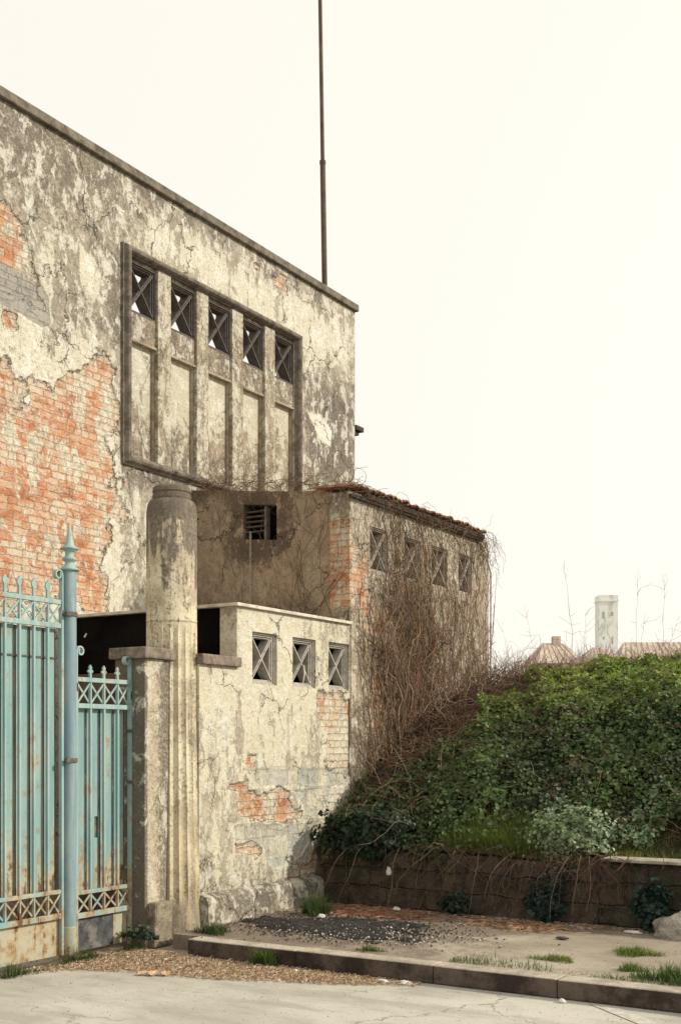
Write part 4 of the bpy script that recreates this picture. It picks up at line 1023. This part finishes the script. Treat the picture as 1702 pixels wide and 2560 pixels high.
# grass on the top of the retaining wall
zt = lambda x, y: float(bank(x, y))
grass('grass_strip', None, None, 5200, .15, (.17, .22, .055), 'long soft grass hanging at the bank edge above the rubble wall', 'grass', kind='stuff', z=lambda x, y: zt(x, y)+.0, lean=.8,
      fn=lambda: (random.gauss(-4.22, .25), 9.42+abs(random.gauss(0, .17)), random.uniform(.7, 1.3)))
grass('grass_strip', None, None, 15000, .065, (.27, .30, .09), 'short yellow-green grass on the ledge behind the stone cap', 'grass', kind='stuff', z=lambda x, y: zt(x, y)-.01, lean=.6,
      fn=lambda: (lambda q: (q, random.uniform(9.6, 9.66+.60*min(1, max(0, (q+3.5)/.6))), random.uniform(.4, 1.2)))(random.uniform(-3.4, -1.6)))

# dry stems standing on the crest, one plant each
SH = [(-5.84, 13.45, .85, -.12), (-5.55, 13.6, 1.05, -.15), (-5.15, 13.4, .75, .1), (-4.88, 13.1, 1.5, -.09), (-4.93, 13.5, .95, .05), (-4.67, 13.4, .6, .2), (-4.52, 13.6, .7, -.2),
      (-4.40, 13.2, .55, .1), (-4.30, 13.5, 1.35, .03), (-4.17, 13.2, .85, .1), (-3.99, 13.5, 1.3, .03), (-3.9, 13.2, .8, .25), (-3.75, 13.5, 1.15, .35), (-3.68, 13.0, .55, -.2), (-3.5, 13.4, 1.1, .1)]
DL = ['short dry stem nearest the annex on the crest', 'slender dry stem curving left beside the annex corner', 'dry stem standing before the grey shrub', 'tallest straight dry stem, above the left red roof and left of the tower',
      'dry stem at the foot of the tallest stem', 'low bent dry stem right of the left red roof', 'low dry stem leaning left, left of the tower foot', 'short twiggy stem just in front of the pale tower', 'long faint stem just right of the pale tower',
      'branched seed stalk right of the tower', 'faint tall stem above the long red roof', 'leaning dry stem rising over the long roof', 'long stem leaning right across the long roof', 'low dark stem on the crest at the right edge', 'thin upright stem outside the right end of the long roof']
for (x0, y0, h, ln), lb in zip(SH, DL):
    x0 += 0; z0 = float(bank(x0, y0)); ps = []
    m = 14; base = [(x0+ln*h*(t/m)**1.6+.012*math.sin(t*1.3), y0+.02*math.sin(t), z0-.05+h*t/m) for t in range(m+1)]
    r = .0045 if h > 1.4 else (.0018 if x0 < -5.5 else .003)
    ps.append((base, r, .001, (.30, .23, .17)))
    for k in range(int(3+h*5)):
        t = random.uniform(.25, .97); p = base[int(t*m)]
        ps.append((wander(p, (random.gauss(0, .6), random.gauss(0, .3), random.uniform(.3, .9)), random.uniform(.05, .28), .04, .25, 0), .002, .001, (.26, .17, .11)))
    o = tube_mesh('dry_stem', ps, M['twig']); recenter(o); tag(o, lb, 'dry plant', 'dry stems along the crest of the bank')
# low brown brush along the crest
paths = []
for i in range(2000):
    x0 = random.uniform(-5.9, -3.0); dens = .5+.5*math.sin(x0*5.1)+(.7 if x0 > -4.2 or x0 < -5.2 else 0)
    if random.random() > .3+dens*.5: continue
    y0 = random.uniform(12.7, 13.9); pt = wander((x0, y0, float(bank(x0, y0))+.05), (random.gauss(0, .5), random.gauss(0, .3), 1), random.uniform(.12, .5), .04, .18, 0)
    paths.append((pt, .003, .0013, random.choice([(.20, .13, .09), (.26, .18, .13), (.15, .10, .075)])))
tag(tube_mesh('dry_brush', paths, M['twig']), 'low reddish dry brush along the crest of the bank', 'brush', kind='stuff')

# grey bare shrub beyond
sh = empty('bare_shrub', (-9.3, 27, 1.6), 'hazy grey-brown bare shrub behind the bank beside the annex corner', 'shrub')
ps = []
def fork(p, d, L, r, lv):
    pt = wander(p, d, L, L/6, .14, .0); ps.append((pt, r, r*.6, (.34, .29, .27)))
    if lv:
        for _ in range(4): fork(pt[random.randint(2, len(pt)-1)], (d[0]+random.gauss(0, .7), d[1]+random.gauss(0, .5), d[2]+random.gauss(0, .35)), L*.72, r*.62, lv-1)
for k in range(7): fork((-9.3+random.gauss(0, .35), 27, 2.0), (random.gauss(0, .35), 0, 1), .85, .018, 4)
tube_mesh('branches', ps, M['twig'], sh)
MB().tube([(-9.3, 27, 1.6), (-9.3, 27, 2.1)], .05, 8).build('trunk', M['flag'], sh)

# ------------------------------------------------------------------ far things
fth = math.atan(1829/2980.); fwd = Vector((-math.sin(fth), math.cos(fth), 0)); rgt = Vector((math.cos(fth), math.sin(fth), 0))
def house(name, cpos, w, d, zw, zr, label, wins, chim=None, hip=.0, rot=0):
    h = empty(name, cpos, label, 'house'); h.rotation_euler = (0, 0, fth+rot)
    def at(mb, nm, mat, par=h):
        # local coordinates around the house's own base
        o = mesh_obj(nm, mb.v, mb.f, mat); o.parent = par; return o
    at(MB().box(-w/2, w/2, -d/2, d/2, 0, zw), 'wall', M['far_wall'])
    r = MB(); e = .35
    r.v += [(-w/2-e, -d/2-e, zw-.05), (w/2+e, -d/2-e, zw-.05), (w/2+e, d/2+e, zw-.05), (-w/2-e, d/2+e, zw-.05), (-w/2+hip, 0, zr), (w/2-hip, 0, zr)]
    r.f += [(0, 1, 5, 4), (1, 2, 5), (2, 3, 4, 5), (3, 0, 4), (3, 2, 1, 0)]
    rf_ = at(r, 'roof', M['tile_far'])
    if chim: at(MB().box(chim-.25, chim+.25, -.3, .2, zr-.6, zr+.45), 'chimney', M['tile_far'], rf_)
    rg_ = MB()
    for q in range(int(w/.45)): xx = -w/2+.2+q*.45; rg_.bar((xx, -d/2-e, zw-.03), ((xx)*(1-hip*2/w), -.05, zr-.02), .05, (0, -.5, 1), .05)
    at(rg_, 'roof_ridges', M['tile_far2'], rf_)
    for (a, b, c_, e_) in wins: at(MB().box(a, b, -d/2-.03, -d/2+.05, c_, e_), 'window', M['far_win'])
house('house', tuple(rgt*((1382-851)/2980*80)+fwd*80), 2.7, 4, 6.9, 8.35, 'small far house with haze-pale red roof left of the tower', [(-.1, .25, 5.3, 6.5), (.7, 1.0, 5.3, 6.5)], chim=.2, hip=.6, rot=.12)
house('house', tuple(rgt*((1492-851)/2980*78)+fwd*78), 2.6, 4, 6.8, 7.9, 'low far house with haze-pale red roof at the foot of the pale tower', [(-.8, -.5, 5.4, 6.3)], hip=1.0)
house('house', tuple(rgt*((1632-851)/2980*82)+fwd*82), 5.0, 5, 6.9, 8.6, 'long far house with haze-pale red roof on the right behind the brush', [(-1.8, -1.4, 5.3, 6.3), (-.2, .2, 5.3, 6.3), (1.4, 1.8, 5.3, 6.3)], hip=.5, rot=-.05)
house('house', tuple(rgt*((1745-851)/2980*75)+fwd*75), 3, 5, 6.6, 7.8, 'plain far house with haze-pale roof at the right edge', [(-.8, -.4, 5.1, 6.1)], hip=.5)
tw = tuple(rgt*((1515.5-851)/2980*140)+fwd*140)
tower = empty('tower', tw, 'pale grey-white weathered tower block rising above the far roofs', 'tower'); tower.rotation_euler = (0, 0, fth+.0)
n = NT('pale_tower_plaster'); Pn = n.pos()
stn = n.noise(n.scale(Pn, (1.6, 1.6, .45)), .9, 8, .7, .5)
M['tower'] = n.fin(n.mix(n.step(stn, .50, .60, 0, .75), (.80, .82, .78), (.46, .51, .48)), .95)  # tower tones paled to carry aerial haze
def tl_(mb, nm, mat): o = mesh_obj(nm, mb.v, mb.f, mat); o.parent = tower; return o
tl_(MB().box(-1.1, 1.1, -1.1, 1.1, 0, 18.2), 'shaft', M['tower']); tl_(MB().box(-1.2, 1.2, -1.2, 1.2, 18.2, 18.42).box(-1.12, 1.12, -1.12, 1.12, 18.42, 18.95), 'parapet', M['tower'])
M['opening'] = simple('tower_opening', (.42, .45, .43), .1, 1)
for a in (-.55, .45):
    tl_(MB().box(a-.16, a+.10, -1.12, -1.05, 16.4+a*.3, 17.0), 'opening', M['opening'])
    tl_(MB().box(a-.08, a+.10, -1.12, -1.05, 13.5-a*.5, 14.1), 'opening', M['opening'])

# ------------------------------------------------------------------ litter on the ground
def sticks(name, k, fn, ln, r, cols, z, label, cat, kind='stuff'):
    V = []; F = []; C = []
    for i in range(k):
        x0, y0 = fn(); a = random.uniform(0, math.pi); L = random.uniform(.4, 1.2)*ln; b = len(V)
        dx, dy = math.cos(a)*L/2, math.sin(a)*L/2; zz = z+random.uniform(.002, .012); tl = random.gauss(0, .006)
        sx, sy = -math.sin(a)*r, math.cos(a)*r
        V += [(x0-dx-sx, y0-dy-sy, zz), (x0-dx+sx, y0-dy+sy, zz), (x0, y0, zz+r*1.6+abs(tl)), (x0+dx+sx, y0+dy+sy, zz+tl), (x0+dx-sx, y0+dy-sy, zz+tl)]
        F += [(b, b+1, b+2), (b+1, b+3, b+2), (b+3, b+4, b+2), (b+4, b, b+2)]
        C += [np.array(random.choice(cols))*random.uniform(.6, 1.3)]*5
    o = mesh_obj(name, V, F, M['bits'], cols=np.array(C)); return tag(o, label, cat, None, kind)
PG = np.array([(-6.3, 5.75), (-6.2, 5.95), (-5.95, 6.2), (-5.5, 6.34), (-5.1, 6.38), (-4.65, 6.52), (-4.1, 6.72), (-3.65, 6.95), (-3.7, 7.06), (-6.1, 7.06), (-6.3, 7.1)])
def inpoly():
    while True:
        x0, y0 = random.uniform(-6.42, -3.6), random.uniform(5.4, 7.25)
        d = float(sdpoly(PG, np.array([x0]), np.array([y0]))[0])
        if d > 0 and random.random() < min(1, d/.16+.12)*(.72+.28*math.sin(x0*5+y0*8)): return x0, y0
orange = [(.50, .35, .22), (.42, .28, .17), (.55, .43, .30), (.36, .22, .13), (.60, .50, .37)]
sticks('pine_needles', 17000, inpoly, .034, .0012, orange, .0, 'orange-brown dry needles drifted over the road before gates and kerb', 'litter')
sticks('dry_twigs', 900, lambda: (random.gauss(-5.25, .32), random.gauss(9.05, .14)), .14, .003, [(.30, .15, .09), (.38, .22, .14), (.2, .1, .07)], .118, 'rust-coloured dry twigs heaped at the foot of the rubble wall near the shed', 'twigs')
sticks('dry_twigs', 420, lambda: (random.gauss(-3.85, .22), random.gauss(9.0, .1)), .11, .003, [(.36, .21, .12), (.46, .30, .19), (.25, .13, .08)], .118, 'loose pile of dry twigs on the pavement below the middle of the rubble wall', 'twigs')
sticks('dry_twigs', 500, lambda: (random.uniform(-5.9, -2.4), 9.30-abs(random.gauss(0, .10))), .07, .002, [(.36, .23, .15), (.25, .15, .10), (.45, .34, .24)], .118, 'thin scatter of dead stems along the foot of the rubble wall', 'twigs')
# black heap of charcoal
def coalh(x, y):
    u, v = (x+5.02)/.70, (y-8.18)/.42
    d = 1-math.sqrt(u*u+v*v)*(1+.25*math.sin(3*math.atan2(v, u)+1))+.55*mnoise.noise(Vector((x*4, y*6, 2)))+.35*mnoise.noise(Vector((x*14, y*18, 5)))
    return d
V = []; F = []; nn = 130
for i in range(nn+1):
    for j in range(nn+1):
        xx = -5.9+1.8*i/nn; yy = 7.62+1.15*j/nn; d = coalh(xx, yy)
        V.append((xx, yy, .118+(-.01 if d < 0 else min(.014, d*.03)+.007*random.random())))
for i in range(nn):
    for j in range(nn):
        a = i*(nn+1)+j
        F.append((a, a+nn+1, a+nn+2, a+1))
F = [f for f in F if max(V[q][2] for q in f) > .1181]
tag(mesh_obj('charcoal_heap', V, F, simple('charcoal', (.045, .041, .038), .6, 18, .95, bump=.01)), 'flat black patch of charcoal and cinders on the pavement', 'charcoal', kind='stuff')
def chips(name, k, fn, s0, s1, cols, label, cat, z=.118):
    V = []; F = []; C = []
    for i in range(k):
        x0, y0 = fn(); s_ = random.uniform(s0, s1); b = len(V); a = random.uniform(0, 6.28)
        pts = [(math.cos(a+t)*s_*random.uniform(.5, 1.2), math.sin(a+t)*s_*random.uniform(.5, 1.2)) for t in (0, 1.4, 3.0, 4.6)]
        for p in pts: V.append((x0+p[0], y0+p[1], z-.001))
        V.append((x0, y0, z+s_*random.uniform(.4, 1.1)))
        F += [(b, b+1, b+4), (b+1, b+2, b+4), (b+2, b+3, b+4), (b+3, b, b+4)]
        C += [np.array(random.choice(cols))*random.uniform(.7, 1.2)]*5
    return tag(mesh_obj(name, V, F, M['bits'], cols=np.array(C)), label, cat, None, 'stuff')
chips('cinder_bits', 5000, lambda: (random.gauss(-5.0, .46), random.gauss(8.14, .28)), .004, .014, [(.03, .03, .03), (.05, .045, .04), (.02, .02, .02)], 'black cinder bits scattered round the charcoal patch', 'cinders', .125)
chips('pale_rubble', 420, lambda: (random.gauss(-4.75, .38), random.gauss(8.0, .22)), .004, .014, [(.5, .47, .42), (.6, .58, .55), (.35, .28, .22)], 'small pale rubble bits on and around the charcoal', 'rubble', .13)
chips('gravel', 1500, lambda: (random.uniform(-5.9, -1.5), random.uniform(7.25, 9.35)), .002, .008, [(.5, .45, .38), (.3, .24, .18), (.18, .13, .1), (.6, .56, .5)], 'fine gravel and crumbs scattered over the pavement', 'gravel')
chips('road_grit', 1200, lambda: (random.uniform(-6.2, -1.2), random.uniform(5.2, 7.05)), .002, .006, [(.45, .41, .34), (.2, .17, .13), (.55, .52, .46)], 'fine grit scattered over the road', 'grit', .001)
# individual bits
def pebble(c, r, seed, mat, label, cat='litter', grp=None): 
    o = rock('pebble' if cat == 'stone' else 'litter_scrap', c, r, seed, mat, label=label, cat=cat, group=grp); return o
pebble((-3.78, 6.97, .008), (.05, .028, .018), 1, M['litter'], 'white scrap on the road where the needles end at the kerb')
pebble((-3.93, 6.95, .008), (.045, .022, .014), 2, M['litter'], 'second pale scrap just left of where the needles end')
pebble((-4.62, 6.93, .008), (.016, .016, .014), 4, M['litter'], 'tiny white ball in the needles beside the kerb tuft')
pebble((-4.53, 6.92, .006), (.025, .014, .010), 5, M['litter'], 'small white flake in the needles right of the kerb tuft')
pebble((-2.68, 6.98, .010), (.022, .016, .016), 6, M['litter'], 'lone white stone on the road at the kerb foot')
pebble((-2.92, 9.12, .128), (.07, .03, .012), 7, M['litter'], 'flat white scrap on the pavement left of the boulder')
pebble((-5.42, 8.52, .135), (.035, .025, .02), 8, M['litter'], 'white lump beside the tall grass tuft')
pebble((-5.08, 9.22, .14), (.04, .025, .02), 9, M['litter'], 'white scrap among the rusty twigs by the rubble wall')
pebble((-3.28, 8.55, .13), (.045, .03, .014), 10, simple('dark_stone', (.09, .075, .065), .3, 20), 'small dark stone on the pavement left of the bright tuft', 'stone')
rock('plaster_lump', (-5.22, 9.33, .44), (.025, .02, .055), 12, M['litter'], label='white lump caught in the roots on the rubble wall', cat='litter')
def dead_leaf(c, a, s, label):
    V = []; F = []; m = 7
    for i in range(m+1):
        t = i/m; w = s*.34*math.sin(math.pi*min(1, t*1.02))**.8+.001; 
        for k in (-1, 0, 1):
            x = (t-.5)*s; y = k*w; z = .012+.3*abs(k)*w+.12*s*t*t
            V.append((x*math.cos(a)-y*math.sin(a), x*math.sin(a)+y*math.cos(a), z))
    for i in range(m):
        for k in (0, 1): F.append((i*3+k, i*3+3+k, i*3+4+k, i*3+k+1))
    o = mesh_obj('dead_leaf', V, F, M['deadleaf']); o.location = c; tag(o, label, 'leaf', 'dead leaves on the needles')
M['deadleaf'] = simple('tan_dead_leaf', (.62, .38, .22), .25, 30, .8)
dead_leaf((-5.46, 6.30, 0), 1.2, .10, 'left tan curled dead leaf on the needles before the pier')
dead_leaf((-5.39, 6.33, 0), 1.9, .11, 'middle tan curled dead leaf on the needles before the pier')
dead_leaf((-5.32, 6.37, 0), 2.3, .10, 'right tan curled dead leaf on the needles before the pier')

# ------------------------------------------------------------------ light, sky, camera
sun_dir = Vector((.80, .37, .50)).normalized()
el = math.asin(sun_dir.z)
sl = bpy.data.lights.new('sun', 'SUN'); sl.energy = 3.95; sl.angle = R(.6); sl.color = (1., .92, .79)
so = bpy.data.objects.new('sun', sl); COL.objects.link(so); so.rotation_euler = sun_dir.to_track_quat('Z', 'Y').to_euler(); so.location = (10, 10, 20)
w = bpy.data.worlds.new('World'); S.world = w; w.use_nodes = True; t = w.node_tree; bg = t.nodes['Background']
sk = t.nodes.new('ShaderNodeTexSky'); sk.sky_type = 'NISHITA'; sk.sun_disc = False; sk.sun_elevation = el; sk.sun_rotation = math.atan2(sun_dir.x, sun_dir.y)
sk.dust_density = 4; sk.air_density = 1
mx = t.nodes.new('ShaderNodeMix'); mx.data_type = 'RGBA'; mx.inputs[0].default_value = .93
t.links.new(sk.outputs[0], mx.inputs[6]); g = t.nodes.new('ShaderNodeTexCoord'); dt = t.nodes.new('ShaderNodeVectorMath'); dt.operation = 'DOT_PRODUCT'
t.links.new(g.outputs['Generated'], dt.inputs[0]); dt.inputs[1].default_value = Vector((.05, .96, .22)).normalized()
rp = t.nodes.new('ShaderNodeValToRGB'); rp.color_ramp.elements[0].position = .60; rp.color_ramp.elements[0].color = (.84, .805, .735, 1)
rp.color_ramp.elements[1].position = 1.; rp.color_ramp.elements[1].color = (.92, .88, .79, 1)
e_ = rp.color_ramp.elements.new(.86); e_.color = (.875, .835, .745, 1)
sc_ = t.nodes.new('ShaderNodeVectorMath'); sc_.operation = 'SCALE'; sc_.inputs['Scale'].default_value = 10.35
t.links.new(dt.outputs['Value'], rp.inputs[0]); t.links.new(rp.outputs[0], sc_.inputs[0]); t.links.new(sc_.outputs[0], mx.inputs[7])
t.links.new(mx.outputs[2], bg.inputs[0]); bg.inputs[1].default_value = .12

cam = bpy.data.cameras.new('camera'); co_ = bpy.data.objects.new('camera', cam); COL.objects.link(co_)
cam.sensor_fit = 'HORIZONTAL'; cam.sensor_width = 36; cam.lens = 36*2980/1702; cam.shift_y = 580/1702
cam.clip_start = .1; cam.clip_end = 3000
co_.location = (0, 0, 1.6); co_.rotation_euler = (R(90), 0, fth)
S.camera = co_
S.render.engine = 'CYCLES'
S.view_settings.view_transform = 'Standard'; S.view_settings.look = 'None'; S.view_settings.exposure = 0
S.cycles.max_bounces = 6
